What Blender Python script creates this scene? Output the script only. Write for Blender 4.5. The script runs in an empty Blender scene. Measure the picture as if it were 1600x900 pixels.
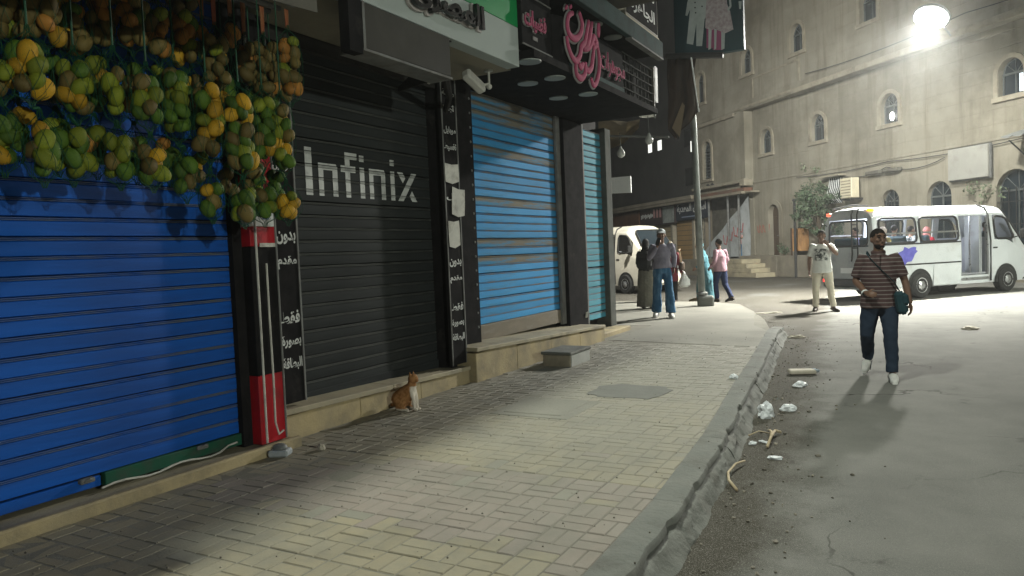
import bpy, bmesh, math, random
from mathutils import Vector, Matrix, noise
random.seed(7)
R = math.radians
scene = bpy.context.scene
COL = scene.collection

# ------------------------------------------------------------------ camera
F_PX, CAM_H, YAW, PITCH, ROLL = 1155.0, 1.42, R(29.0), R(-2.7), R(2.4)
CAM = Vector((0, 0, CAM_H))
_f = Vector((-math.sin(YAW) * math.cos(PITCH), math.cos(YAW) * math.cos(PITCH), math.sin(PITCH)))
_r = _f.cross(Vector((0, 0, 1))).normalized()
_u = _r.cross(_f)
_r, _u = math.cos(ROLL) * _r - math.sin(ROLL) * _u, math.sin(ROLL) * _r + math.cos(ROLL) * _u
cd = bpy.data.cameras.new("camera")
cam = bpy.data.objects.new("camera", cd)
COL.objects.link(cam)
cd.sensor_width = 36.0
cd.lens = F_PX / 1600 * 36
cd.clip_start = 0.05
cd.clip_end = 600
mw = Matrix((_r, _u, -_f)).transposed().to_4x4()
mw.translation = CAM
cam.matrix_world = mw
scene.camera = cam

# ------------------------------------------------------------------ night sky
w = bpy.data.worlds.new("World")
scene.world = w
w.use_nodes = True
wn = w.node_tree
bg = wn.nodes["Background"]
sky = wn.nodes.new("ShaderNodeTexSky")
sky.sky_type = 'NISHITA'
sky.sun_disc = False
sky.sun_elevation = R(-1.5)
sky.sun_rotation = R(60)
wn.links.new(sky.outputs[0], bg.inputs[0])
bg.inputs[1].default_value = SKY_STRENGTH = 0.05
vs = scene.view_settings
vs.view_transform = 'Standard'
vs.look = 'None'
vs.exposure = 0.0
vs.gamma = 1.0
scene.render.film_transparent = False
scene.cycles.max_bounces = 6
scene.cycles.use_denoising = True

# lamp powers (the lamps themselves are built further down, at their street lamps)
W_FACADE, W_SHOP, W_ACROSS, W_SIDE, W_POLE = 2300.0, 520.0, 830.0, 430.0, 1500.0
W_OMNI = 2600.0
C_WARM, C_COOL = (1.0, .985, .90), (.95, 1.0, .86)

# ------------------------------------------------------------------ helpers
def _ray(px, py):
    return _f + _r * ((px - 800) / F_PX) - _u * ((py - 450) / F_PX)
def onX(px, py, X):
    d = _ray(px, py); return CAM + d * ((X - CAM.x) / d.x)
def onY(px, py, Y):
    d = _ray(px, py); return CAM + d * ((Y - CAM.y) / d.y)
def onZ(px, py, Z):
    d = _ray(px, py); return CAM + d * ((Z - CAM.z) / d.z)
V = Vector
ROAD = -0.17

TMP = bpy.data.scenes.new("tmp")          # a bare scene in which modifiers and lettering are evaluated
def evaluate_object(o):
    TMP.collection.objects.link(o)
    vl = TMP.view_layers[0]; vl.update(); dg = vl.depsgraph
    r = bpy.data.meshes.new_from_object(o.evaluated_get(dg))
    bpy.data.objects.remove(o)
    return r
class MB:
    """collects shapes into one mesh"""
    def __init__(s):
        s.bm = bmesh.new()
    def face(s, pts, m=0):
        vs_ = [s.bm.verts.new(p) for p in pts]
        f = s.bm.faces.new(vs_); f.material_index = m
        return f
    def box(s, c, d, rot=None, m=0, bev=0.0):
        c = V(c); h = V(d) / 2
        co = [V((x, y, z)) for x in (-h.x, h.x) for y in (-h.y, h.y) for z in (-h.z, h.z)]
        if rot is not None: co = [rot @ q for q in co]
        vs_ = [s.bm.verts.new(c + q) for q in co]
        fs = []
        for idx in ((0, 1, 3, 2), (4, 6, 7, 5), (0, 4, 5, 1), (2, 3, 7, 6), (0, 2, 6, 4), (1, 5, 7, 3)):
            f = s.bm.faces.new([vs_[i] for i in idx]); f.material_index = m; fs.append(f)
        if bev > 0:
            es = set(e for f in fs for e in f.edges)
            bmesh.ops.bevel(s.bm, geom=list(es), offset=bev, segments=1, affect='EDGES', clamp_overlap=True)
        return s
    def box2(s, a, b, m=0, bev=0.0):
        a, b = V(a), V(b)
        return s.box((a + b) / 2, (abs(b.x - a.x), abs(b.y - a.y), abs(b.z - a.z)), None, m, bev)
    def tube(s, pts, r, n=8, m=0, cap=True, ref=None):
        pts = [V(p) for p in pts]
        N = len(pts)
        rr = r if isinstance(r, (list,)) else [r] * N
        t0 = (pts[1] - pts[0]).normalized()
        up = V(ref) if ref is not None else (V((0, 0, 1)) if abs(t0.z) < .9 else V((1, 0, 0)))
        prev = None
        rings = []
        for i, p in enumerate(pts):
            if i == 0: t = pts[1] - pts[0]
            elif i == N - 1: t = pts[-1] - pts[-2]
            else: t = (pts[i + 1] - p).normalized() + (p - pts[i - 1]).normalized()
            if t.length < 1e-9: t = t0
            t = t.normalized()
            a = up - t * up.dot(t)
            if a.length < 1e-4: a = t.orthogonal()
            a.normalize()
            if ref is None:
                up = a
            b = t.cross(a)
            q = rr[i]
            ra, rb = q if isinstance(q, tuple) else (q, q)
            rings.append([s.bm.verts.new(p + a * (ra * math.cos(k * 2 * math.pi / n)) + b * (rb * math.sin(k * 2 * math.pi / n))) for k in range(n)])
        for i in range(N - 1):
            for k in range(n):
                f = s.bm.faces.new((rings[i][k], rings[i][(k + 1) % n], rings[i + 1][(k + 1) % n], rings[i + 1][k]))
                f.material_index = m
        if cap:
            f = s.bm.faces.new(list(reversed(rings[0]))); f.material_index = m
            f = s.bm.faces.new(rings[-1]); f.material_index = m
        return s
    def lathe(s, prof, c, n=16, M=None, m=0, cap=True):
        c = V(c); rings = []
        for r, z in prof:
            ring = []
            for k in range(n):
                a = 2 * math.pi * k / n
                q = V((r * math.cos(a), r * math.sin(a), z))
                if M is not None: q = M @ q
                ring.append(s.bm.verts.new(c + q))
            rings.append(ring)
        for i in range(len(rings) - 1):
            for k in range(n):
                f = s.bm.faces.new((rings[i][k], rings[i][(k + 1) % n], rings[i + 1][(k + 1) % n], rings[i + 1][k])); f.material_index = m
        if cap:
            s.bm.faces.new(list(reversed(rings[0]))).material_index = m
            s.bm.faces.new(rings[-1]).material_index = m
        return s
    def ell(s, c, r, u=12, v=8, rot=None, m=0):
        M = Matrix.Translation(V(c)) @ ((rot.to_4x4() if rot is not None else Matrix.Identity(4)) @ Matrix.Diagonal(V((*r, 1))))
        g = bmesh.ops.create_uvsphere(s.bm, u_segments=u, v_segments=v, radius=1, matrix=M)
        for vv in g['verts']:
            for f in vv.link_faces: f.material_index = m
        return s
    def prism(s, poly, ext, m=0):
        ext = V(ext); n = len(poly)
        a = [s.bm.verts.new(V(p)) for p in poly]
        b = [s.bm.verts.new(V(p) + ext) for p in poly]
        s.bm.faces.new(a).material_index = m
        s.bm.faces.new(list(reversed(b))).material_index = m
        for i in range(n):
            s.bm.faces.new((a[i], b[i], b[(i + 1) % n], a[(i + 1) % n])).material_index = m
        return s
    def add(s, me, M=None, m=0):
        n0 = len(s.bm.verts); f0 = len(s.bm.faces)
        s.bm.from_mesh(me)
        s.bm.verts.ensure_lookup_table(); s.bm.faces.ensure_lookup_table()
        if M is not None:
            for vv in list(s.bm.verts)[n0:]: vv.co = M @ vv.co
        for f in list(s.bm.faces)[f0:]: f.material_index = m
        return s
    def mesh(s, name, smooth=False, normals=True):
        if normals: bmesh.ops.recalc_face_normals(s.bm, faces=s.bm.faces[:])
        me = bpy.data.meshes.new(name)
        s.bm.to_mesh(me); s.bm.free()
        if smooth:
            for p in me.polygons: p.use_smooth = True
        return me
    def build(s, name, mats, parent=None, smooth=False, normals=True):
        return obj(name, s.mesh(name, smooth, normals), mats, parent)

WORLD_ROOTS = set()
def obj(name, me, mats=None, parent=None):
    if mats is not None:
        if not isinstance(mats, (list, tuple)): mats = [mats]
        me.materials.clear()
        for q in mats: me.materials.append(q)
    o = bpy.data.objects.new(name, me)
    COL.objects.link(o)
    if parent is not None:
        o.parent = parent
        if parent in WORLD_ROOTS:
            o.matrix_parent_inverse = Matrix.Translation(parent.location).inverted()
    return o
def tag(o, label=None, cat=None, group=None, kind=None):
    if label: o['label'] = label
    if cat: o['category'] = cat
    if group: o['group'] = group
    if kind: o['kind'] = kind
    return o
def thing(name, label, cat, loc=(0, 0, 0), rz=0.0, group=None, world=False):
    o = bpy.data.objects.new(name, None)
    o.empty_display_size = .1
    COL.objects.link(o)
    o.location = loc; o.rotation_euler = (0, 0, rz)
    tag(o, label, cat, group)
    if world: WORLD_ROOTS.add(o)
    return o
def evaluated(me, mods):
    """mesh after modifiers"""
    o = bpy.data.objects.new("tmp", me)
    for t, kw in mods:
        md = o.modifiers.new(t, t)
        for k, v_ in kw.items(): setattr(md, k, v_)
    return evaluate_object(o)

# ---- materials
def _mix(nt, fac, a, b):
    n = nt.nodes.new("ShaderNodeMix"); n.data_type = 'RGBA'
    if isinstance(fac, (int, float)): n.inputs[0].default_value = fac
    else: nt.links.new(fac, n.inputs[0])
    for i, q in ((6, a), (7, b)):
        if isinstance(q, tuple): n.inputs[i].default_value = (*q, 1)
        else: nt.links.new(q, n.inputs[i])
    return n.outputs[2]
def _ramp(nt, fac, lo, hi):
    n = nt.nodes.new("ShaderNodeMapRange"); n.clamp = True
    n.inputs[1].default_value = lo; n.inputs[2].default_value = hi
    nt.links.new(fac, n.inputs[0]); return n.outputs[0]
def _noise(nt, vec, scale, detail=5, rough=.6):
    n = nt.nodes.new("ShaderNodeTexNoise")
    n.inputs["Scale"].default_value = scale; n.inputs["Detail"].default_value = detail
    n.inputs["Roughness"].default_value = rough
    nt.links.new(vec, n.inputs["Vector"]); return n.outputs["Fac"]
def _scaled(nt, vec, s):
    n = nt.nodes.new("ShaderNodeMapping"); n.inputs["Scale"].default_value = s
    nt.links.new(vec, n.inputs["Vector"]); return n.outputs[0]
def mat(name, c1, c2=None, scale=4, rough=.7, metal=0.0, bump=0.0, bscale=40, lo=.35, hi=.65, stretch=None,
        dirt=None, dscale=1.5, dlo=.5, dhi=.75, emit=0, rvar=.12, spec=.25, island=None, extra=None, rnd=0.0):
    m_ = bpy.data.materials.new(name); m_.use_nodes = True
    nt = m_.node_tree; b = nt.nodes["Principled BSDF"]
    tc = nt.nodes.new("ShaderNodeTexCoord"); vec = tc.outputs["Object"]
    v2 = _scaled(nt, vec, stretch) if stretch else vec
    c = c1
    if c2 is not None:
        c = _mix(nt, _ramp(nt, _noise(nt, v2, scale), lo, hi), c1, c2)
    if dirt is not None:
        c = _mix(nt, _ramp(nt, _noise(nt, v2, dscale, 6, .65), dlo, dhi), c, dirt)
    if rnd:
        oi = nt.nodes.new("ShaderNodeObjectInfo")
        hs = nt.nodes.new("ShaderNodeHueSaturation")
        nt.links.new(_ramp(nt, oi.outputs["Random"], 0, 1), hs.inputs["Fac"])
        hs.inputs["Fac"].default_value = 1
        nt.links.remove(hs.inputs["Fac"].links[0])
        mr = nt.nodes.new("ShaderNodeMapRange"); mr.inputs[3].default_value = 1 - rnd; mr.inputs[4].default_value = 1 + rnd
        nt.links.new(oi.outputs["Random"], mr.inputs[0]); nt.links.new(mr.outputs[0], hs.inputs["Value"])
        if isinstance(c, tuple): hs.inputs["Color"].default_value = (*c, 1)
        else: nt.links.new(c, hs.inputs["Color"])
        c = hs.outputs[0]
    if island:
        gi = nt.nodes.new("ShaderNodeNewGeometry")
        mr = nt.nodes.new("ShaderNodeMapRange"); mr.inputs[3].default_value = 1 - island; mr.inputs[4].default_value = 1 + island
        nt.links.new(gi.outputs["Random Per Island"], mr.inputs[0])
        hs = nt.nodes.new("ShaderNodeHueSaturation"); nt.links.new(mr.outputs[0], hs.inputs["Value"])
        if isinstance(c, tuple): hs.inputs["Color"].default_value = (*c, 1)
        else: nt.links.new(c, hs.inputs["Color"])
        c = hs.outputs[0]
    if extra: c = extra(nt, vec, c)
    if isinstance(c, tuple): b.inputs["Base Color"].default_value = (*c, 1)
    else: nt.links.new(c, b.inputs["Base Color"])
    b.inputs["Metallic"].default_value = metal
    b.inputs["Specular IOR Level"].default_value = spec
    if rvar:
        mr = nt.nodes.new("ShaderNodeMapRange"); mr.inputs[3].default_value = max(.05, rough - rvar); mr.inputs[4].default_value = min(1, rough + rvar)
        nt.links.new(_noise(nt, v2, scale * 1.7, 4), mr.inputs[0]); nt.links.new(mr.outputs[0], b.inputs["Roughness"])
    else: b.inputs["Roughness"].default_value = rough
    if bump:
        bp = nt.nodes.new("ShaderNodeBump"); bp.inputs["Strength"].default_value = 1.0; bp.inputs["Distance"].default_value = bump
        nt.links.new(_noise(nt, v2, bscale, 6, .65), bp.inputs["Height"]); nt.links.new(bp.outputs[0], b.inputs["Normal"])
    if emit:
        b.inputs["Emission Color"].default_value = (*(c if isinstance(c, tuple) else c1), 1)
        b.inputs["Emission Strength"].default_value = emit
    return m_
def glass(name, tint=(.6, .7, .72), rough=.03, alpha=.35):
    m_ = bpy.data.materials.new(name); m_.use_nodes = True
    nt = m_.node_tree; b = nt.nodes["Principled BSDF"]
    b.inputs["Base Color"].default_value = (*tint, 1); b.inputs["Roughness"].default_value = rough
    b.inputs["Alpha"].default_value = alpha
    return m_

# ---- lettering (Arabic is shaped here into its joined forms, right to left)
_AR = {'ا': 0xFE8D, 'أ': 0xFE83, 'ب': 0xFE8F, 'ة': 0xFE93, 'ت': 0xFE95, 'ج': 0xFE9D, 'ح': 0xFEA1, 'د': 0xFEA9, 'ذ': 0xFEAB, 'ر': 0xFEAD, 'ز': 0xFEAF,
       'س': 0xFEB1, 'ش': 0xFEB5, 'ص': 0xFEB9, 'ض': 0xFEBD, 'ط': 0xFEC1, 'ع': 0xFEC9, 'ف': 0xFED1, 'ق': 0xFED5, 'ك': 0xFED9, 'ل': 0xFEDD,
       'م': 0xFEE1, 'ن': 0xFEE5, 'ه': 0xFEE9, 'و': 0xFEED, 'ى': 0xFEEF, 'ي': 0xFEF1}
_RIGHT = set('اأةدذرزوى')
def shape(t):
    out = []
    for i, ch in enumerate(t):
        if ch not in _AR: out.append(ch); continue
        pj = i > 0 and t[i - 1] in _AR and t[i - 1] not in _RIGHT
        nj = ch not in _RIGHT and i + 1 < len(t) and t[i + 1] in _AR
        k = (3 if nj else 1) if pj else (2 if nj else 0)
        out.append(chr(_AR[ch] + k))
    return ''.join(reversed(out))
def text_mesh(t, size=1.0, ext=0.0, off=0.0, arabic=True, bold=0.0, space=1.0, res=3):
    """flat (or extruded) letters, centred, in the XY plane facing +Z"""
    c = bpy.data.curves.new("t", 'FONT')
    c.body = shape(t) if arabic else t
    c.size = size; c.extrude = ext; c.offset = off + bold; c.space_character = space
    c.align_x = 'CENTER'; c.resolution_u = res
    me = evaluate_object(bpy.data.objects.new("t", c))
    xs = [v_.co.x for v_ in me.vertices]; ys = [v_.co.y for v_ in me.vertices]
    if xs:
        cx, cy = (min(xs) + max(xs)) / 2, (min(ys) + max(ys)) / 2
        for v_ in me.vertices: v_.co.x -= cx; v_.co.y -= cy
    return me, (max(xs) - min(xs), max(ys) - min(ys))
def fit_text(t, width, height, **kw):
    me, (w_, h_) = text_mesh(t, 1.0, **kw)
    for v_ in me.vertices: v_.co.x *= width / w_; v_.co.y *= height / h_
    return me
def MX(c):   # facing +X: text right = +Y, up = +Z
    M = Matrix(((0, 0, 1), (1, 0, 0), (0, 1, 0))).to_4x4(); M.translation = V(c); return M
# ================================================================== GROUND
def road_extra(nt, vec, c):
    sx = nt.nodes.new("ShaderNodeSeparateXYZ"); nt.links.new(vec, sx.inputs[0])
    n = _noise(nt, vec, 1.1, 6, .7)
    # dirt that has collected in the gutter: a strip along the kerb with a ragged edge
    a = nt.nodes.new("ShaderNodeMath"); a.operation = 'MULTIPLY_ADD'; a.inputs[1].default_value = 1.1; nt.links.new(n, a.inputs[0]); nt.links.new(sx.outputs[0], a.inputs[2])
    b = nt.nodes.new("ShaderNodeMath"); b.operation = 'MULTIPLY_ADD'; b.inputs[1].default_value = .085; nt.links.new(sx.outputs[1], b.inputs[0]); nt.links.new(a.outputs[0], b.inputs[2])
    g = _ramp(nt, b.outputs[0], .42, .05)
    c = _mix(nt, g, c, (.055, .050, .040))
    sp = _ramp(nt, _noise(nt, vec, 220, 2, .5), .54, .70)
    c = _mix(nt, sp, c, (.25, .245, .22))
    # hairline cracks and worn tar patches
    vo = nt.nodes.new("ShaderNodeTexVoronoi"); vo.feature = 'DISTANCE_TO_EDGE'; vo.inputs["Scale"].default_value = .55
    wv = nt.nodes.new("ShaderNodeVectorMath"); wv.operation = 'SCALE'; wv.inputs[3].default_value = .9
    n3 = nt.nodes.new("ShaderNodeTexNoise"); n3.inputs["Scale"].default_value = 1.6; n3.inputs["Detail"].default_value = 6; nt.links.new(vec, n3.inputs["Vector"])
    nt.links.new(n3.outputs["Color"], wv.inputs[0]); ad = nt.nodes.new("ShaderNodeVectorMath"); nt.links.new(vec, ad.inputs[0]); nt.links.new(wv.outputs[0], ad.inputs[1])
    nt.links.new(ad.outputs[0], vo.inputs["Vector"])
    cr = nt.nodes.new("ShaderNodeMath"); cr.operation = 'MULTIPLY'; nt.links.new(_ramp(nt, vo.outputs["Distance"], .008, .002), cr.inputs[0]); nt.links.new(_ramp(nt, _noise(nt, vec, .45, 3), .50, .62), cr.inputs[1])
    c = _mix(nt, cr.outputs[0], c, (.05, .048, .043))
    oil = _ramp(nt, _noise(nt, vec, 1.7, 5, .7), .64, .76)
    c = _mix(nt, oil, c, (.075, .073, .068))
    st = _ramp(nt, _noise(nt, vec, .35, 4, .6), .56, .72)
    return _mix(nt, st, c, (.120, .120, .112))
M_road = mat("road_asphalt", (.148, .149, .139), (.185, .184, .171), scale=2.2, rough=.95, rvar=.04, bump=.006, bscale=140, extra=road_extra, spec=.12)
M_pave_base = mat("pavement_mortar", (.165, .158, .130), (.205, .198, .165), scale=3, rough=.9, bump=.004, bscale=60, dirt=(.10, .095, .08), dscale=.9)
def dusty(nt, vec, c):
    """trodden grey dust, thicker away from the shop nearest the fruit stall"""
    sx = nt.nodes.new("ShaderNodeSeparateXYZ"); nt.links.new(vec, sx.inputs[0])
    a = nt.nodes.new("ShaderNodeMath"); a.operation = 'MULTIPLY_ADD'; a.inputs[1].default_value = 7.0
    nt.links.new(_noise(nt, vec, .7, 5, .6), a.inputs[0]); nt.links.new(sx.outputs[1], a.inputs[2])
    m_ = nt.nodes.new("ShaderNodeMath"); m_.operation = 'MULTIPLY'; m_.inputs[1].default_value = .92
    nt.links.new(_ramp(nt, a.outputs[0], 4.5, 10.5), m_.inputs[0])
    return _mix(nt, m_.outputs[0], c, (.222, .216, .185))
TILE = {}
for nm, a_, b_ in (("tile_yellow", (.295, .252, .160), (.262, .236, .17)), ("tile_pink", (.262, .215, .185), (.24, .208, .182)), ("tile_grey", (.245, .235, .19), (.222, .215, .18))):
    TILE[nm] = mat(nm, a_, b_, scale=5, rough=.75, bump=.002, bscale=70, dirt=(.135, .128, .105), dscale=1.3, dlo=.44, dhi=.70, island=.07, rnd=.07, extra=dusty)
M_kerb = mat("kerb_concrete", (.135, .142, .130), (.172, .176, .160), scale=4, rough=.9, bump=.012, bscale=22, dirt=(.10, .097, .085), dscale=2.4)

mb = MB()
mb.face([(-160, -120, ROAD), (160, -120, ROAD), (160, 200, ROAD), (-160, 200, ROAD)])
road = tag(mb.build("road", M_road), kind='structure')

KERB = [(-6, -1.12), (0, -1.13), (3.0, -1.14), (4.0, -1.165), (5.32, -1.26), (6.82, -1.42), (8.0, -1.55), (10.24, -1.77), (12.4, -2.02)]
def kx(y):
    for (y0, x0), (y1, x1) in zip(KERB, KERB[1:]):
        if y <= y1: return x0 + (x1 - x0) * (y - y0) / (y1 - y0)
    return KERB[-1][1]
KW = .175
# pavement slab: sides go down to the road, top a little under the tile tops
outline = [(kx(y) - .06, y) for y in [-6 + .6 * i for i in range(31)]]
outline += [(-2.25, 12.9), (-2.55, 14.2), (-3.1, 16.0), (-3.75, 17.8), (-4.6, 18.5), (-6.2, 18.9), (-13, 19.3), (-13, -6)]
mb = MB()
mb.prism([(x, y, -.0045) for x, y in outline], (0, 0, -.2))
pavement = tag(mb.build("pavement", M_pave_base), kind='structure')
# the far corner and the strip past the tiles is a worn cement screed
mb = MB()
scr = [(kx(y) - KW, y) for y in (10.4, 11.2, 12.0, 12.4)] + [(-2.55, 13.2), (-3.0, 15.6), (-3.7, 17.5), (-4.6, 18.25), (-6.2, 18.6), (-12.5, 19.0), (-12.5, 12.9), (-4.3, 12.9), (-4.3, 10.8)]
mb.prism([(x, y, -.030) for x, y in scr], (0, 0, .030))
M_screed = mat("cement_screed", (.225, .22, .188), (.18, .176, .152), scale=1.0, rough=.88, bump=.006, bscale=30, dirt=(.15, .145, .125), dscale=.8)
obj("screed", mb.mesh("screed"), M_screed, pavement)

# basket-weave tiles, two bricks to a block, four blocks to a slab
tiles = []
B = .198
def band(y):
    k = y + .05 * math.sin(y * 3)
    for y1, t in ((3.05, "tile_yellow"), (4.12, "tile_pink"), (5.2, "tile_yellow"), (6.2, "tile_grey"), (7.3, "tile_yellow"), (8.3, "tile_pink")):
        if y < y1: return t
    return "tile_grey"
ny = int(11.6 / B) + 1
for j in range(ny):
    for i in range(20):
        x0 = -4.86 + i * B; y0 = -1.0 + j * B
        gx = .004 if i % 2 == 0 else 0; gy = .004 if j % 2 == 0 else 0
        for h in range(2):
            if (i + j) % 2 == 0: r_ = (x0 + gx, y0 + h * B / 2 + (gy if h == 0 else 0), x0 + B, y0 + (h + 1) * B / 2)
            else: r_ = (x0 + h * B / 2 + (gx if h == 0 else 0), y0 + gy, x0 + (h + 1) * B / 2, y0 + B)
            cx, cy = (r_[0] + r_[2]) / 2, (r_[1] + r_[3]) / 2
            if cy > 10.4: continue
            if cy < 4.2 and cx < -4.30: continue
            if 4.1 < cy < 6.95 and cx < -4.40: continue
            if 6.8 < cy and cx < -4.32: continue
            r_ = list(r_) + [min(r_[2], kx(r_[1]) - KW), min(r_[2], kx(r_[3]) - KW)]
            if min(r_[4:]) - r_[0] < .02: continue
            tiles.append((tuple(r_), cx, cy))
def tile_top(mb, r_, z, tl):
    g, c = .0026, .005
    x0, y0, y1 = r_[0] + g, r_[1] + g, r_[3] - g; xa, xb = r_[4] - g, r_[5] - g
    dz = [z + tl[0] * sx + tl[1] * sy for sx, sy in ((-1, -1), (1, -1), (1, 1), (-1, 1))]
    lo = [mb.bm.verts.new((x, y, -.028)) for x, y in ((x0, y0), (xa, y0), (xb, y1), (x0, y1))]
    md = [mb.bm.verts.new((x, y, d - .005)) for (x, y), d in zip(((x0, y0), (xa, y0), (xb, y1), (x0, y1)), dz)]
    hi = [mb.bm.verts.new((x, y, d)) for (x, y), d in zip(((x0 + c, y0 + c), (xa - c, y0 + c), (xb - c, y1 - c), (x0 + c, y1 - c)), dz)]
    for k in range(4):
        mb.bm.faces.new((lo[k], lo[(k + 1) % 4], md[(k + 1) % 4], md[k]))
        mb.bm.faces.new((md[k], md[(k + 1) % 4], hi[(k + 1) % 4], hi[k]))
    return mb.bm.faces.new(hi)
tiles.sort(key=lambda t: (0 if (t[2] > 2.3 and t[1] < -.2) else 50) + math.hypot(t[1], t[2]))
rest = MB(); TM = list(TILE.values()); TN = list(TILE.keys())
for k, (r_, cx, cy) in enumerate(tiles):
    t = band(cy + random.gauss(0, .02))
    if random.random() < .06: t = random.choice(TN)
    z = random.gauss(0, .0009) - (.003 if cy < 4.12 and cx < -3.3 else 0)
    tl = (random.gauss(0, .0007), random.gauss(0, .0007))
    if k < 300:
        mb = MB(); tile_top(mb, r_, z, tl)
        obj("paving_tile", mb.mesh("paving_tile", normals=False), TILE[t], pavement)
    else:
        n0 = len(rest.bm.faces); tile_top(rest, r_, z, tl)
        rest.bm.faces.ensure_lookup_table()
        for q in range(n0, len(rest.bm.faces)): rest.bm.faces[q].material_index = TN.index(t)
o = rest.build("paving_tiles_further_off", TM, pavement, normals=False); o['kind'] = 'stuff'

# kerb stones: broken, rounded, each its own lump
kerb = tag(thing("kerb", None, None), kind='structure')
y = -1.0; ks = 0
while y < 12.9:
    L = random.uniform(.8, 1.6); y1 = min(y + L, 12.95)
    mb = MB(); rows = []
    n = 44
    ed = random.uniform(-.006, .006)
    for i in range(n + 1):
        t = i / n; yy = y + .0015 + (y1 - y - .003) * t
        endr = .002 * max(0, (abs(t - .5) * 2 - .9) / .1) ** 1.5
        X = kx(yy) + ed
        nz = lambda a, s_=3.3: noise.noise(V((yy * s_, a * 5.1, ks * 1.7)))
        n2 = lambda a: noise.noise(V((yy * 11, a * 7.3, ks)))
        zt = .002 + .005 * nz(1) - endr
        chip = max(0, nz(2, 4.5) - .2) * .12
        hf = lambda a: .010 * noise.noise(V((yy * 14, a * 9.1, ks * 3))) + .007 * noise.noise(V((yy * 34, a * 13.7, ks)))
        e = .015 * nz(2.2, 5.0) + .6 * hf(2)                       # ragged edge of the top
        ck = max(0, nz(2.6, 2.6) + .10) * .045                # open crack under the top, here and there
        vc = .016 * max(0, 1 - abs(noise.noise(V((yy * 3.1, 7.7, 2.2)))) * 9)   # cracks running down the face
        prof = [(X - KW, -.05), (X - KW, .0015), (X - KW * .5, .002 + .002 * nz(1)), (X - .035, .0), (X - .008 + e - chip * .6, -.005 - chip * .2), (X + e - chip * .9, -.018), (X + .004 + e - chip, -.042),
                (X - .012 + e - ck - vc, -.055), (X + .018 + .010 * nz(4) + .8 * hf(4) - ck * .4 - vc, -.068), (X + .036 + .013 * nz(4.5) + hf(4.5) - vc, -.095), (X + .050 + .016 * nz(5) + hf(5) - vc, -.125), (X + .072 + .020 * nz(5.6) + hf(6) - vc, -.152), (X + .105 + .035 * nz(6) + hf(7), -.19)]
        rows.append([mb.bm.verts.new((p[0], yy, p[1])) for p in prof])
    for a_, b_ in zip(rows, rows[1:]):
        for k in range(len(a_) - 1): mb.bm.faces.new((a_[k], a_[k + 1], b_[k + 1], b_[k]))
    mb.bm.faces.new(rows[0]); mb.bm.faces.new(list(reversed(rows[-1])))
    me = mb.mesh("kerb_stone", smooth=True); me.set_sharp_from_angle(angle=R(32)); obj("kerb_stone", me, M_kerb, kerb)
    y = y1; ks += 1
# rubble of broken kerb at the end, and grit in the gutter
grit = MB()
for k in range(700):
    yy = random.uniform(1.5, 16); X = (kx(yy) if yy < 12.4 else -2.05 - (yy - 12.4) * .33) + .1 + abs(random.gauss(0, .33))
    r_ = random.choice((.004, .006, .008, .012)) * random.uniform(.7, 1.5)
    if random.random() < .02: r_ *= 2.2
    q = bmesh.ops.create_icosphere(grit.bm, subdivisions=1, radius=r_, matrix=Matrix.Translation((X, yy, ROAD + r_ * .4)) @ Matrix.Rotation(random.random() * 6, 4, 'Z') @ Matrix.Diagonal((1, random.uniform(.5, 1), .6, 1)))
    for vv in q['verts']:
        vv.co += V((random.gauss(0, r_ * .15), random.gauss(0, r_ * .15), 0))
for k in range(500):
    yy = random.uniform(1.5, 12); X = random.uniform(-4.3, kx(yy))
    r_ = random.choice((.003, .004, .006))
    bmesh.ops.create_icosphere(grit.bm, subdivisions=1, radius=r_, matrix=Matrix.Translation((X, yy, r_ * .4)))
M_grit = mat("grit", (.13, .12, .10), (.22, .20, .165), scale=30, rough=.9, island=.5)
tag(grit.build("gutter_grit", M_grit), "loose grit and crumbs of stone scattered along the gutter", "grit", kind='stuff')
# ================================================================== SHOP ROW
M_dark = mat("dark_render", (.018, .017, .016), (.03, .028, .026), scale=3, rough=.85, bump=.004)
def worn(base):
    return lambda nt, vec, c: _mix(nt, _ramp(nt, _noise(nt, _scaled(nt, vec, (1, .8, 6)), 3.0, 5), .38, .62), c, base)
M_black = mat("black_metal", (.012, .012, .013), (.020, .019, .020), scale=6, rough=.95, spec=.05, bump=.001, dirt=(.05, .047, .042), dscale=5, dlo=.6, dhi=.85)
M_lime = mat("limestone", (.40, .325, .185), (.33, .28, .18), scale=2.5, rough=.8, bump=.005, bscale=25, dirt=(.15, .135, .10), dscale=1.6, dlo=.45, dhi=.72)
M_slabtop = mat("limestone_slab", (.36, .32, .22), (.29, .26, .19), scale=3, rough=.7, bump=.003, bscale=30, dirt=(.16, .15, .12), dscale=2)
M_blue = mat("royal_blue_paint", (.002, .078, .38), (.003, .096, .46), scale=2, rough=.55, metal=.0, bump=.0012, bscale=35, stretch=(1, .25, 3), dirt=(.006, .038, .17), dscale=1.6, spec=.3, rnd=.09)
M_char = mat("charcoal_paint", (.022, .025, .026), (.032, .036, .037), scale=3, rough=.7, bump=.001, bscale=30, stretch=(1, .3, 3), dirt=(.060, .062, .058), dscale=2.5, dlo=.55, dhi=.85, spec=.08, rnd=.14)
M_sky = mat("light_blue_paint", (.040, .24, .50), (.05, .28, .56), scale=3, rough=.75, spec=.15, bump=.0012, bscale=30, stretch=(1, .3, 4), dirt=(.10, .14, .15), dscale=2, dlo=.5, dhi=.75, rnd=.10)
M_teal = mat("teal_blue_paint", (.045, .27, .44), (.06, .25, .33), scale=3, rough=.75, spec=.15, bump=.0012, bscale=30, stretch=(1, .3, 3), dirt=(.12, .19, .17), dscale=2, dlo=.5, dhi=.8, rnd=.10)
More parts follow.
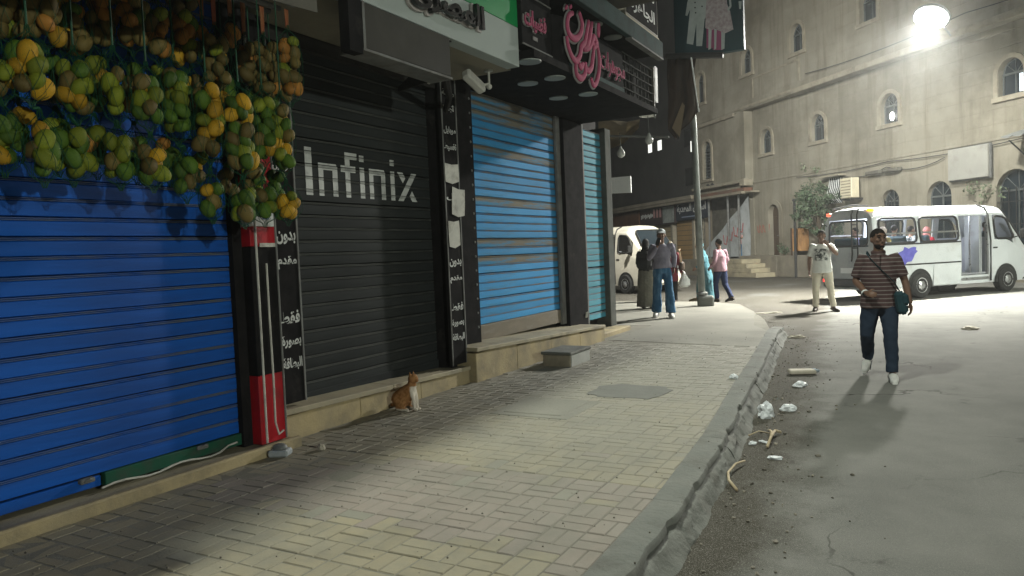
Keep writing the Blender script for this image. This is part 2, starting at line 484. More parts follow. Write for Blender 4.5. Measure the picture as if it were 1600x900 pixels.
M_rust = mat("rusty_slat", (.19, .165, .12), (.13, .13, .12), scale=6, rough=.8, spec=.1, bump=.002, bscale=30, stretch=(1, .3, 4), dirt=(.05, .20, .36), dscale=4, dlo=.48, dhi=.62, rnd=.15)
M_galv = mat("galvanised_steel", (.20, .205, .20), (.14, .145, .145), scale=6, rough=.75, spec=.12, bump=.001, dirt=(.12, .11, .10), dscale=4)
M_red = mat("red_panel", (.42, .012, .022), (.34, .012, .02), scale=3, rough=.4, dirt=(.16, .02, .02), dscale=3, spec=.5)
M_white = mat("white_paint", (.72, .74, .74), (.64, .66, .66), scale=3, rough=.55, dirt=(.48, .48, .46), dscale=2.5, dlo=.6, dhi=.85)
M_letter = mat("white_lettering", (.56, .58, .57), (.46, .48, .47), scale=8, rough=.6, dirt=(.20, .21, .21), dscale=7, dlo=.50, dhi=.78)
M_paper = mat("pasted_paper", (.55, .55, .50), (.44, .44, .41), scale=6, rough=.85, dirt=(.25, .24, .21), dscale=8, bump=.002)
M_green = mat("green_panel", (.006, .25, .07), (.008, .29, .085), scale=2, rough=.4, dirt=(.01, .15, .05), dscale=2)
M_soffit = mat("beige_soffit", (.27, .25, .19), (.23, .21, .16), scale=2, rough=.85, bump=.003, dirt=(.18, .165, .13), dscale=1.5)

def worn_mat(name, paint, metal_):
    return mat(name, paint, metal_, scale=2.2, rough=.8, spec=.15, stretch=(1, .7, 5), lo=.36, hi=.58)
M_blue_w = worn_mat("worn_blue_ridge", (.003, .07, .34), (.15, .165, .15))
M_char_w = worn_mat("worn_charcoal_ridge", (.025, .028, .029), (.10, .105, .10))
M_sky_w = worn_mat("worn_light_blue_ridge", (.06, .22, .42), (.235, .19, .125))
WORN = {}
def shutter(parent, name, label, X, y0, y1, z0, z1, pitch, m, slatm=None, pair=True):
    """a rolling shutter; every slat is a sub-part sharing one mesh"""
    mb = MB()
    n = int(round((z1 - z0) / pitch)); p = (z1 - z0) / n
    mb.box2((X - .05, y0 - .05, z0 - .02), (X - .03, y1 + .05, z1))          # dark curtain core behind the slats
    sh = mb.build(name, M_black, parent)
    if label: sh['label'] = label
    # profile (out, up): a broad slightly bowed plate, then a rolled double bead
    pr = [(-.012, .0), (.003, .004), (.0055, .05 * p), (.0065, .32 * p), (.0065, .5 * p), (.0055, .74 * p), (.002, .78 * p), (-.004, .80 * p), (.006, .815 * p), (.009, .845 * p), (.006, .875 * p), (-.004, .89 * p), (.006, .905 * p), (.009, .935 * p), (.006, .965 * p), (-.008, .985 * p)]
    ny = max(4, int((y1 - y0) / .35)); ys = [y0 + (y1 - y0) * k / ny for k in range(ny + 1)]
    mw_ = {M_blue: M_blue_w, M_char: M_char_w}.get(m, M_sky_w)
    variants = []
    for q in range(4):
        mb = MB(); wob = [random.gauss(0, .0016) for _ in ys]; dip = [random.gauss(0, .0010) for _ in ys]
        rows = [[mb.bm.verts.new((X + a_ + wob[k] * (1 if .1 * p < b_ < .75 * p else .4), yy, b_ + dip[k])) for k, yy in enumerate(ys)] for a_, b_ in pr]
        for (r0, r1), (p0, p1) in zip(zip(rows, rows[1:]), zip(pr, pr[1:])):
            for k in range(ny):
                f = mb.bm.faces.new((r0[k], r0[k + 1], r1[k + 1], r1[k]))
                if p0[1] > .79 * p and (p0[0] + p1[0]) > .011: f.material_index = 1
        me = mb.mesh("slat", smooth=False); me.materials.append(m); me.materials.append(mw_)
        alt = me.copy(); alt.materials.clear(); alt.materials.append(M_rust); alt.materials.append(M_rust)
        variants.append((me, alt))
    for i in range(n):
        me, alt = variants[random.randrange(4)]
        o = obj("slat", alt if (slatm and i in slatm) else me, None, sh)
        o.location = (random.gauss(0, .0012), 0, z0 + i * p)
        o.rotation_euler = (random.gauss(0, .0005), 0, 0)
    return sh, p, pr

def stone_run(parent, X, y0, y1, za, zb, back, slab=.045, over=.02):
    """a stone step: facing blocks with a row of slabs on top, top height runs from za to zb"""
    n = max(1, int(round((y1 - y0) / .9)))
    for k in range(n):
        a_ = y0 + (y1 - y0) * k / n; b_ = y0 + (y1 - y0) * (k + 1) / n
        z_ = za + (zb - za) * (k + .5) / n
        mb = MB(); mb.box2((back, a_ + .002, -.16), (X, b_ - .002, z_ - slab - .002), bev=.006)
        mb.build("step_block", M_lime, parent)
    n = max(1, int(round((y1 - y0) / 1.25)))
    for k in range(n):
        a_ = y0 + (y1 - y0) * k / n; b_ = y0 + (y1 - y0) * (k + 1) / n
        zl = za + (zb - za) * k / n; zr = za + (zb - za) * (k + 1) / n
        mb = MB()
        mb.prism([(back, a_ + .002, zl - slab), (X + over, a_ + .002, zl - slab), (X + over, a_ + .002, zl), (back, a_ + .002, zl)], (0, b_ - a_ - .004, 0))
        for vv in mb.bm.verts:
            if vv.co.y > (a_ + b_) / 2: vv.co.z += zr - zl
        bmesh.ops.bevel(mb.bm, geom=mb.bm.edges[:], offset=.005, segments=1, affect='EDGES')
        mb.build("step_slab", M_slabtop, parent)

# ---- the building above and behind the shops
bld = thing("shop_building", "dark unlit building whose ground floor holds the row of shuttered shops", "building", (-7, 6, 0), world=True)
mb = MB()
mb.box2((-12, -3, -.1), (-5.0, 12.3, 13))
mb.box2((-5.0, -3, 4.75), (-4.05, 12.2, 13))
mb.build("wall", M_dark, bld)
mb = MB(); mb.box2((-5.0, -3, 3.42), (-4.6, 7.0, 4.74)); mb.build("lintel", M_dark, bld)

# ---- fruit shop: royal blue shutter
s1 = thing("fruit_shop", "shop front closed by a royal blue shutter behind the hanging fruit", "shop", (-4.62, 2, 0), world=True)
mb = MB(); mb.box2((-4.98, -3, -.1), (-4.25, 4.14, .045), bev=.01); mb.build("sill", M_slabtop, s1)
mb = MB(); mb.box2((-4.27, -3, -.15), (-4.22, 4.16, .075), bev=.012); mb.build("sill_edge", M_lime, s1)
shutter(s1, "roller_shutter", None, -4.51, -3, 3.86, .15, 3.34, .1125, M_blue)
mb = MB(); mb.box2((-4.54, -3, .08), (-4.495, 2.72, .145), bev=.004); mb.build("bottom_rail", M_blue, s1)
mb = MB(); mb.box2((-4.53, 2.74, .07), (-4.48, 3.82, .155), bev=.004); tag(mb.build("bottom_rail", mat("green_rail", (.01, .085, .05), (.012, .07, .042), scale=4, rough=.6, dirt=(.05, .06, .05), dscale=6), s1), "green strip along the foot of the shutter")
for yy in (2.62, 3.45):
    mb = MB(); mb.box((-4.48, yy, .14), (.04, .09, .03), bev=.006); mb.tube([(-4.465, yy - .03, .14), (-4.445, yy, .155), (-4.465, yy + .03, .14)], .006, 6); mb.build("shutter_lock", M_galv, s1)
mb = MB(); mb.tube([(-4.46, 2.7 + .08 * k, .072 + .012 * math.sin(k * 1.1) + (.02 if k > 11 else 0)) for k in range(14)], .007, 6)
mb.build("cable", M_paper, s1)
mb = MB(); mb.box2((-4.60, 3.80, .05), (-4.455, 3.886, 3.34)); mb.build("guide_rail", M_black, s1)  # black strip stands for the shaded shutter edge beside the pier

# ---- red and black pier with two white conduits
pier = thing("shop_pier", "narrow red and black pier with white conduits between blue and black shutters", "pier", (-4.48, 4.0, 0), world=True)
PX, PY0, PY1 = -4.365, 3.89, 4.135
for z0, z1, m_, nm in ((.05, .575, M_red, "red_panel"), (.575, 1.55, M_black, "black_panel"), (1.55, 1.70, M_red, "red_panel"), (1.70, 1.87, M_white, "sticker_panel"), (1.87, 2.36, M_red, "red_panel"), (2.36, 3.3, M_black, "black_panel")):
    mb = MB(); mb.box2((-4.66, PY0, z0 + .001), (PX, PY1, z1 - .001), bev=.004); mb.build(nm, m_, pier)
mb = MB(); mb.tube([(PX + .012, 3.93, .06), (PX + .012, 3.93, 1.9), (PX + .012, 3.935, 3.2)], .009, 8); mb.build("conduit", M_paper, pier)
mb = MB(); mb.tube([(PX + .01, 4.10, .12), (PX + .012, 4.05, .10), (PX + .012, 4.02, .20), (PX + .012, 4.025, .5), (PX + .012, 4.02, 1.0), (PX + .012, 4.02, 1.42)], .008, 8); mb.build("conduit", M_paper, pier)
mb = MB(); mb.tube([(PX + .01, 4.128, .06), (PX + .01, 4.13, 1.5), (PX + .01, 4.13, 3.2)], .008, 8); mb.build("conduit", M_galv, pier)
mb = MB(); mb.box2((PX + .002, 3.97, 1.545), (PX + .01, 4.125, 1.575)); mb.build("tape", M_paper, pier)
mb = MB()
for k, zz in enumerate((1.755, 1.78, 1.81)): mb.box2((PX + .0015, 4.02, zz), (PX + .004, 4.08 + .02 * (k % 2), zz + .012))
mb.build("sticker_print", mat("blue_print", (.10, .16, .36), rough=.6), pier)

# ---- phone shop: charcoal shutter with painted lettering
s2 = thing("phone_shop", "shop front closed by a charcoal black shutter with big white lettering", "shop", (-4.68, 5.6, 0), world=True)
stone_run(s2, -4.42, 4.16, 6.92, .255, .185, -4.98)
SX, SP0 = -4.70, .15
sh2, sp, spr = shutter(s2, "roller_shutter", "charcoal shutter with white painted lettering", SX, 4.5, 6.78, SP0, 3.40, .1105, M_char)
mb = MB(); mb.box2((-4.74, 4.505, .19), (-4.68, 6.77, .285), bev=.004); mb.build("bottom_rail", M_char, s2)
mb = MB(); mb.box2((-4.72, 6.70, .15), (-4.50, 6.80, 3.4)); mb.build("guide_rail", M_black, s2)
# lettering follows the corrugation of the slats
def out_at(z):
    t = (z - SP0) % sp
    for (a0, b0), (a1, b1) in zip(spr, spr[1:]):
        if b0 <= t <= b1: return a0 + (a1 - a0) * (t - b0) / max(1e-6, b1 - b0)
    return -.012
LETTERS = []
def paint_letters():
    zb, zt, K, Y0 = 2.005, 2.425, 1.20, 4.83
    xh = zb + .295; t = .051
    def rect(q, a, b, c, d): q.append([(a, b), (c, b), (c, d), (a, d)])
    def nlet(y):
        q = []
        rect(q, y, zb, y + t, xh); rect(q, y + t, xh - .06, y + .17, xh)
        q.append([(y + .17, xh - .06), (y + .205, xh - .06), (y + .205, xh - .025), (y + .19, xh), (y + .17, xh)])
        rect(q, y + .15, zb, y + .205, xh - .061); return q
    def ilet(y):
        q = []; rect(q, y + .01, zb, y + .065, xh); LETTERS.append([[(y + .01, xh + .055), (y + .065, xh + .055), (y + .065, xh + .115), (y + .01, xh + .115)]]); return q
    y = 4.855; q = []
    rect(q, y, zb, y + .07, zt); LETTERS.append(q); y += .135
    LETTERS.append(nlet(y)); y += .265; q = []
    rect(q, y + .03, zb, y + .085, zt - .063); rect(q, y + .03, zt - .062, y + .17, zt); rect(q, y - .02, xh - .06, y + .029, xh); rect(q, y + .086, xh - .06, y + .15, xh); LETTERS.append(q); y += .19
    LETTERS.append(ilet(y)); y += .125
    LETTERS.append(nlet(y)); y += .265
    LETTERS.append(ilet(y)); y += .105
    q = [[(y, zb), (y + .075, zb), (y + .275, xh), (y + .20, xh)], [(y + .20, zb), (y + .275, zb), (y + .20, zb + .11), (y + .163, zb + .055)], [(y, xh), (y + .075, xh), (y + .112, xh - .055), (y + .075, xh - .11)]]
    LETTERS.append(q)
    for q in LETTERS:
        base = MB()
        for poly in q: base.face([(SX, Y0 + (a - 4.855) * K, b) for a, b in poly])
        bm = base.bm; z = SP0
        while z < 2.6:
            for a_, b_ in spr:
                if 1.98 < z + b_ < 2.45:
                    bmesh.ops.bisect_plane(bm, geom=bm.verts[:] + bm.edges[:] + bm.faces[:], plane_co=(SX, 0, z + b_), plane_no=(0, 0, 1))
            z += sp
        dead = [f for f in bm.faces if out_at(f.calc_center_median().z) < -.002]
        bmesh.ops.delete(bm, geom=dead, context='FACES')
        for vv in bm.verts: vv.co.x = SX + max(out_at(vv.co.z), .001) + .0035
        bm.normal_update()
        for f in bm.faces:
            if f.normal.x < 0: f.normal_flip()
        o_ = base.build("letter", M_letter, s2, normals=False)
paint_letters()

# ---- black vertical boards with installment lettering either side of the charcoal shutter
def vboard(name, label, X, y0, y1, z0, z1, words, lh, paper=()):
    t = thing(name, label, "sign", (X, (y0 + y1) / 2, z0), world=True)
    mb = MB(); mb.box2((X - .04, y0, z0), (X, y1, z1), bev=.004); mb.build("board", M_black, t)
    mb = MB()
    for yy in (y0 + .008, y1 - .008): mb.box2((X, yy - .008, z0), (X + .008, yy + .008, z1))
    mb.build("edge_trim", M_galv, t)
    for wd, zz, hh in words:
        mb = MB(); mb.add(fit_text(wd, (y1 - y0) * .80, hh, bold=.032), MX((X + .003, (y0 + y1) / 2, zz)))
        mb.build("lettering", M_letter, t)
    return t
vboard("vertical_sign", "black board of white words beside the red pier, left of charcoal shutter", -4.47, 4.215, 4.475, .28, 3.1,
       [("البطاقة", .60, .105), ("بصورة", .78, .10), ("فقط", .98, .105), ("مقدم", 1.42, .105), ("بدون", 1.62, .105), ("تقسيط", 1.93, .12), ("موبايل", 2.2, .09), ("تقسيط", 2.5, .09)], .08)
vb2 = vboard("vertical_sign", "black board of white words with torn papers, right of charcoal shutter", -4.47, 6.66, 6.955, .22, 3.34,
       [("البطاقة", .52, .09), ("بصورة", .68, .085), ("فقط", .86, .09), ("مقدم", 1.16, .085), ("بدون", 1.34, .09), ("كل", 2.06, .08), ("تقسيط", 2.60, .09), ("موبايل", 2.78, .085), ("أجهزة", 3.02, .085), ("صيانة", 3.18, .08)], .08)
for (ya, yb, za, zb, rt, lb) in ((6.67, 6.93, 2.22, 2.42, .02, "pale torn paper pasted high on the black board beside light blue shutter"), (6.78, 7.03, 1.86, 2.16, -.09, "tilted white paper pasted across the edge of the black board"), (6.69, 6.9, 1.52, 1.80, .03, "grey torn paper hanging lowest on the black board of white words")):
    mb = MB(); q = [(ya, za), ((ya + yb) / 2, za - .02), (yb, za + .01), (yb + .005, (za + zb) / 2), (yb, zb), ((ya + yb) / 2, zb - .012), (ya, zb), (ya - .006, (za + zb) / 2)]
    mb.prism([(-4.458, (ya + yb) / 2 + (a_ - (ya + yb) / 2) * math.cos(rt) - (b_ - (za + zb) / 2) * math.sin(rt), (za + zb) / 2 + (a_ - (ya + yb) / 2) * math.sin(rt) + (b_ - (za + zb) / 2) * math.cos(rt)) for a_, b_ in q], (.002, 0, 0))
    tag(mb.build("paper_notice", M_paper), lb, "notice")

# ---- jewellery shop: light blue shutters, black studded columns
s3 = thing("jewellery_shop", "shop front closed by weathered light blue shutters between black columns", "shop", (-4.8, 9.5, 0), world=True)
stone_run(s3, -4.34, 6.94, 10.76, .385, .245, -4.98)
def column(y0, y1, X, z0, nm):
    mb = MB(); mb.box2((-4.99, y0, z0), (X, y1, 3.44), bev=.006)
    c = mb.build("column", M_black, s3)
    if nm:
        mb = MB()
        for k in range(17):
            for yy in (y0 + .06, y1 - .06):
                mb.ell((X + .002, yy, .55 + k * .17), (.008, .016, .016), 8, 5)
        mb.build("stud", M_galv, c)
column(7.17, 7.60, -4.66, .34, True)
column(10.36, 11.08, -4.74, .2, False)
shutter(s3, "roller_shutter", "wide light blue shutter with rust brown slats", -4.86, 7.60, 10.36, .53, 3.46, .1085, M_sky, slatm={7, 9, 14, 20, 24, 25, 26})
mb = MB(); mb.box2((-4.90, 7.60, .33), (-4.83, 10.36, .53), bev=.006)
tag(mb.build("bottom_rail", mat("rusty_rail", (.19, .165, .125), (.13, .115, .09), scale=4, rough=.8, stretch=(1, .4, 2), dirt=(.24, .22, .18), dscale=4), s3), "dirty brown bottom rail")
mb = MB(); mb.box2((-4.84, 10.22, .3), (-4.80, 10.36, 3.46)); mb.box2((-4.84, 7.60, .3), (-4.81, 7.66, 3.46)); mb.build("guide_rail", M_galv, s3)
shutter(s3, "roller_shutter", "narrow teal blue shutter at the corner", -4.82, 11.16, 12.02, .26, 3.40, .1085, M_teal)
mb = MB(); mb.box2((-4.86, 11.08, .2), (-4.76, 11.17, 3.45)); mb.build("guide_rail", M_galv, s3)
mb = MB(); mb.box2((-5.0, 12.02, .02), (-4.72, 12.28, 3.5), bev=.01); tag(mb.build("corner_post", mat("grey_post", (.095, .10, .092), (.07, .075, .07), scale=5, rough=.9, spec=.08, dirt=(.08, .08, .075), dscale=4), s3), "grey post closing the corner")
mb = MB(); mb.box2((-4.98, 10.80, -.1), (-4.45, 12.25, .075), bev=.015); mb.build("step_block", M_lime, s3)
mb = MB(); mb.tube([(-4.735, 11.0, .33), (-4.72, 11.0, .42)], .008, 6); mb.tube([(-4.735, 11.0 - .05, .33), (-4.72, 10.95, .42)], .008, 6); mb.build("hook", M_white, s3)
# soffit with round downlights
mb = MB(); mb.box2((-4.99, 7.0, 3.46), (-3.50, 11.15, 3.54)); mb.build("soffit", M_black, s3)
M_disc = mat("downlight_cover", (.34, .37, .35), (.28, .30, .29), scale=4, rough=.5)
for yy, xx in ((8.02, -4.11), (7.98, -3.73), (9.03, -4.18), (9.07, -3.77), (6.98 + .15, -3.62)):
    mb = MB(); mb.lathe([(.125, 0), (.125, .012), (.11, .016)], (xx, yy, 3.444), 20)
    mb.build("downlight", M_disc, s3)
# upper canopy with a teal edge beam and two more downlights
mb = MB(); mb.box2((-4.05, 7.2, 4.30), (-3.42, 11.0, 4.38)); mb.build("canopy", M_black, s3)
M_beam = mat("teal_grey_beam", (.040, .070, .070), (.03, .05, .052), scale=3, rough=.85, spec=.1, dirt=(.03, .04, .04), dscale=3)
mb = MB(); mb.box2((-3.42, 7.2, 4.24), (-3.34, 11.0, 4.48), bev=.006); mb.build("edge_beam", M_beam, s3)
mb = MB(); mb.box2((-3.425, 9.6, 4.215), (-3.335, 11.0, 4.238)); mb.build("edge_strip", M_galv, s3)
for yy, xx in ((8.95, -3.62), (9.65, -3.62)):
    mb = MB(); mb.lathe([(.125, 0), (.125, .012), (.11, .016)], (xx, yy, 4.283), 20); mb.build("downlight", M_disc, s3)

# ---- green and white signboard over the phone shop, with raised black letters
sg = thing("shop_signboard", "green and white signboard with raised black letters above the charcoal shutter", "sign", (-3.7, 5.3, 3.4), world=True)
mb = MB(); mb.box2((-3.75, 3.5, 3.335), (-3.60, 6.85, 3.735), bev=.004); mb.build("white_panel", mat("white_sheet", (.40, .45, .435), (.36, .405, .395), scale=1.5, rough=.8, spec=.1), sg)
mb = MB(); mb.box2((-3.75, 3.5, 3.738), (-3.60, 6.85, 4.7), bev=.004); mb.build("green_panel", M_green, sg)
me = fit_text("المصرى", 1.12, .27, ext=.02, bold=.03)
mb = MB(); mb.add(me, Matrix.Translation((0, 0, 0)) @ MX((-3.535, 5.48, 3.575)))
mb.build("lettering", mat("black_acrylic", (.012, .012, .013), rough=.25, spec=.6), sg)
me = fit_text("المصرى", 1.15, .30, ext=.012, bold=.055)
mb = MB(); mb.add(me, MX((-3.578, 5.48, 3.572)))
mb.build("letter_backing", mat("letter_backing", (.40, .37, .36), rough=.6), sg)
# soffit and black hanger under the sign belong to the phone shop
mb = MB(); mb.box2((-4.60, 3.55, 3.345), (-3.76, 6.95, 3.42)); mb.build("soffit", M_soffit, s2)
mb = MB(); mb.box2((-4.62, 4.2, 3.22), (-4.55, 6.95, 3.34)); mb.build("shutter_box", M_dark, s2)
mb = MB(); mb.box2((-3.66, 4.19, 2.93), (-3.57, 4.335, 3.33)); mb.build("hanger", M_black, s2)
# lightbox hung below the sign
lb = thing("light_box", "unlit dark grey light box hung under the green and white signboard", "light box", (-3.75, 4.95, 3.1), world=True)
M_lb = mat("grey_lightbox", (.055, .053, .047), (.047, .046, .042), scale=2, rough=.75, spec=.12, dirt=(.08, .078, .07), dscale=1.2)
mb = MB(); mb.box2((-3.80, 4.36, 2.985), (-3.585, 5.53, 3.325), bev=.006); mb.build("face_panel", M_lb, lb)
mb = MB(); mb.box2((-3.81, 4.35, 2.962), (-3.575, 5.54, 2.983), bev=.003); mb.build("edge_trim", M_galv, lb)
mb = MB(); mb.box2((-3.578, 4.35, 2.98), (-3.572, 4.375, 3.325)); mb.build("edge_trim", M_galv, lb)
mb = MB(); mb.prism([(-3.80, 5.52, 2.98), (-4.3, 5.7, 2.99), (-4.3, 5.7, 3.03), (-3.80, 5.52, 3.2)], (0, .02, 0)); mb.build("side_bracket", M_dark, lb)
# strut, camera and bare bulb under the soffit
st = thing("sign_strut", "dark slanting strut between light box and white camera under the soffit", "bracket", (-3.9, 5.9, 3.3), world=True)
mb = MB(); mb.tube([(-3.72, 5.60, 3.36), (-3.80, 5.72, 3.20), (-4.25, 6.5, 3.06), (-4.6, 6.9, 2.95)], [.045, .05, .035, .03], 8); mb.build("arm", M_dark, st)
mb = MB(); mb.box((-3.72, 5.58, 3.335), (.16, .13, .02)); mb.build("plate", M_dark, st)
cc = thing("security_camera", "white bullet camera hanging under the beige soffit beside light blue shutter", "camera", (-3.95, 6.75, 3.3), world=True)
M_cam = mat("camera_housing", (.50, .50, .46), (.42, .42, .39), scale=5, rough=.5)
mb = MB(); mb.box((-3.98, 6.56, 3.19), (.10, .30, .11), Matrix.Rotation(R(-18), 3, 'Y') @ Matrix.Rotation(R(-28), 3, 'X'), bev=.02); mb.build("housing", M_cam, cc)
mb = MB(); mb.lathe([(.045, 0), (.045, .02)], (-3.93, 6.78, 3.325), 12); mb.tube([(-3.93, 6.78, 3.33), (-3.93, 6.78, 3.2), (-3.96, 6.68, 3.17)], .014, 8); mb.ell((-3.93, 6.78, 3.17), (.03, .03, .03)); mb.build("mount", M_cam, cc)
bb = thing("bare_bulb", "bare bulb at the right end below the dark light box", "bulb", (-3.85, 5.1, 2.9), world=True)
p = onX(670, 122, -3.95)
mb = MB(); mb.lathe([(.012, .06), (.016, .03), (.03, .0), (.034, -.02), (.026, -.042), (.008, -.054)], p, 12); mb.build("glass_bulb", M_cam, bb, smooth=True)
mb = MB(); mb.lathe([(.018, 0), (.018, .05), (.006, .055)], p + V((0, 0, .055)), 10); mb.tube([p + V((0, 0, .1)), p + V((0, 0, .25))], .005, 5); mb.build("socket", M_black, bb)

# ---- pink and white signs of the jewellery shop
M_pink = mat("pink_acrylic", (.42, .085, .165), (.36, .075, .145), scale=6, rough=.8, spec=.1, dirt=(.28, .08, .12), dscale=8)
M_edgew = mat("letter_outline", (.30, .29, .29), (.24, .23, .23), scale=8, rough=.85, spec=.1)
f1 = thing("shop_signboard", "black signboard with one pink word right of the green and white sign", "sign", (-3.6, 7.1, 3.7), world=True)
mb = MB(); mb.box2((-3.70, 6.86, 3.57), (-3.56, 7.56, 4.5), bev=.005); mb.build("board", M_black, f1)
mb = MB(); mb.box2((-3.56, 6.86, 3.57), (-3.548, 7.56, 3.585)); mb.box2((-3.56, 6.86, 4.10), (-3.548, 7.56, 4.112)); mb.build("edge_trim", M_galv, f1)
for nm, bo, xx, m_, ss in (("letter_outline", .075, -3.553, M_edgew, 1.07), ("lettering", .03, -3.538, M_pink, 1.0)):
    mb = MB(); mb.add(fit_text("فضيات", .50 * ss, .215 * ss, ext=.006, bold=bo), MX((xx, 7.14, 3.845))); mb.build(nm, m_, f1)
mb = MB(); mb.box2((-3.56, 7.1, 3.66), (-3.55, 7.2, 3.70)); mb.build("small_plate", M_edgew, f1)
f2 = thing("shop_signboard", "curved black signboard with large flowing pink script above the dark column", "sign", (-3.55, 8.7, 3.5), world=True)
mb = MB()
ring = [(-3.72, 7.62), (-3.60, 7.68), (-3.545, 7.80), (-3.53, 7.95), (-3.53, 9.75), (-3.72, 9.75)]
mb.prism([(x, y, 3.47) for x, y in ring], (0, 0, .62)); mb.build("board", M_black, f2)
mb = MB(); mb.box2((-3.53, 7.95, 3.46), (-3.515, 9.75, 3.60)); mb.build("edge_trim", M_beam, f2)
STROKES = [[(7.803, 4.187), (7.828, 4.17)], [(7.923, 4.227), (7.948, 4.205)], [(7.996, 4.158), (7.884, 4.105), (7.828, 3.995), (7.873, 3.894), (8.029, 3.873), (8.193, 3.961), (8.263, 4.085), (8.221, 4.175), (8.175, 4.212)],
 [(7.799, 3.852), (7.835, 3.741), (7.929, 3.648), (8.047, 3.624), (8.162, 3.713), (8.214, 3.824), (8.322, 3.899), (8.374, 3.995), (8.47, 4.187)], [(8.568, 4.195), (8.484, 4.003), (8.388, 3.863), (8.271, 3.803)],
 [(8.314, 3.813), (8.448, 3.859), (8.545, 3.949), (8.62, 4.031), (8.705, 3.967), (8.609, 3.911), (8.591, 3.959)], [(8.705, 3.967), (8.761, 3.822), (8.744, 3.643), (8.646, 3.485), (8.541, 3.435), (8.477, 3.506)],
 [(8.023, 3.586), (8.041, 3.475), (8.162, 3.445), (8.296, 3.523), (8.317, 3.662)], [(8.119, 3.605), (8.174, 3.575), (8.246, 3.631)], [(8.609, 3.911), (8.548, 3.743), (8.497, 3.63), (8.387, 3.574), (8.339, 3.616)], [(8.791, 4.241), (8.756, 4.063)]]
def smooth_line(p, n=4):
    out = []
    for i in range(len(p) - 1):
        p0, p1, p2, p3 = p[max(0, i - 1)], p[i], p[i + 1], p[min(len(p) - 1, i + 2)]
        for k in range(n):
            t = k / n
            out.append(tuple(.5 * (2 * b_ + (c_ - a_) * t + (2 * a_ - 5 * b_ + 4 * c_ - d_) * t * t + (3 * b_ - a_ - 3 * c_ + d_) * t ** 3) for a_, b_, c_, d_ in zip(p0, p1, p2, p3)))
    return out + [tuple(p[-1])]
wide, thin = MB(), MB()
for s_ in STROKES:
    q = smooth_line(s_, 4)
    n = len(q)
    for mb_, rr, xx in ((wide, .048, -3.50), (thin, .034, -3.478)):
        mb_.tube([(xx, a_, b_) for a_, b_ in q], [(.016, rr * (.55 + .75 * math.sin(math.pi * (.12 + .76 * i / (n - 1))))) for i in range(n)], 8, ref=(1, 0, 0))
wide.build("letter_outline", M_edgew, f2, smooth=True); thin.build("lettering", M_pink, f2, smooth=True)
for nm, bo, xx, m_, ss in (("letter_outline", .028, -3.512, M_edgew, 1.03), ("lettering", .0, -3.50, M_pink, 1.0)):
    mb = MB(); mb.add(fit_text("مجوهرات", .86 * ss, .31 * ss, ext=.006, bold=bo), MX((xx, 9.30, 3.80))); mb.build(nm, m_, f2)
# caged unit at the right end
cg = thing("wire_cage", "dark wire cage beside the pink script sign over the corner shutter", "cage", (-3.6, 10.4, 3.5), world=True)
mb = MB()
y0, y1, z0, z1 = 9.80, 11.12, 3.52, 4.12
for k in range(9):
    yy = y0 + (y1 - y0) * k / 8; mb.box2((-3.586, yy - .008, z0), (-3.57, yy + .008, z1))
for k in range(6):
    zz = z0 + (z1 - z0) * k / 5; mb.box2((-3.568, y0, zz - .008), (-3.552, y1, zz + .008))
mb.build("grille", M_galv if False else mat("dull_wire", (.05, .05, .048), rough=.9, spec=.05), cg)
mb = MB(); mb.box2((-3.62, y0 - .04, z0 - .05), (-3.54, y1 + .04, z0 - .012), bev=.004); mb.box2((-3.62, y1 + .012, z0), (-3.54, y1 + .05, z1 + .05)); mb.build("frame", mat("cage_frame", (.11, .10, .085), rough=.7), cg)
mb = MB(); mb.box2((-4.3, y0 + .1, z0 + .05), (-3.75, y1 - .1, z1 - .05)); mb.build("cooling_unit", M_black, cg)
pp = thing("drain_pipe", "grey white pipe standing at the building corner right of the cage", "pipe", (-3.7, 11.6, 3.5), world=True)
a_ = onX(1020, 105, -3.75); b_ = onX(1021, 160, -3.75)
mb = MB(); mb.box2((-3.80, a_.y - .07, b_.z), (-3.70, a_.y + .07, a_.z)); mb.build("casing", mat("pale_pipe", (.16, .165, .16), rough=.6), pp)
mb = MB(); mb.tube([(-3.75, a_.y, b_.z), (-3.75, a_.y + .02, b_.z - .25)], .015, 6); mb.build("tail", M_galv, pp)
# overhead sign box at the corner, above the canopy
sb = thing("sign_box", "overhead box sign with white words and a yellowish underside at the corner", "sign", (-3.6, 12.6, 5), world=True)
a_ = onY(1022, 40, 12.3); c_ = onY(1056, 62, 12.3); h_ = 1.1
d_ = onX(985, 10, a_.x)
mb = MB(); mb.box2((a_.x - .35, 10.9, 4.98), (a_.x, 12.5, 6.2), bev=.01); mb.build("box", mat("signbox_side", (.19, .175, .13), (.15, .14, .11), scale=2, rough=.7), sb)
mb = MB(); mb.box2((a_.x - .37, 10.88, 4.94), (a_.x + .012, 12.52, 4.975)); mb.build("edge_trim", mat("yellowed_edge", (.26, .23, .14), rough=.7), sb)
mb = MB(); mb.box2((a_.x + .002, 10.95, 5.02), (a_.x + .008, 12.45, 6.15)); mb.build("face_panel", M_black, sb)
for k, wd in enumerate(("القدس", "للملابس", "الجاهزة")):
    mb = MB(); mb.add(fit_text(wd, 1.2, .26, bold=.02), MX((a_.x + .012, 11.7, 5.22 + .34 * (2 - k)))); mb.build("lettering", M_letter, sb)
M_scrap = mat("weathered_board", (.12, .115, .095), (.075, .07, .06), scale=3, rough=.8)
b2 = thing("balcony_slab", "dark balcony slab running along above the signboards", "balcony", (-3.5, 10, 5), world=True)
mb = MB(); mb.box2((-4.04, 3.4, 5.0), (-3.10, 10.7, 5.12), bev=.01); mb.build("slab", M_scrap, b2)
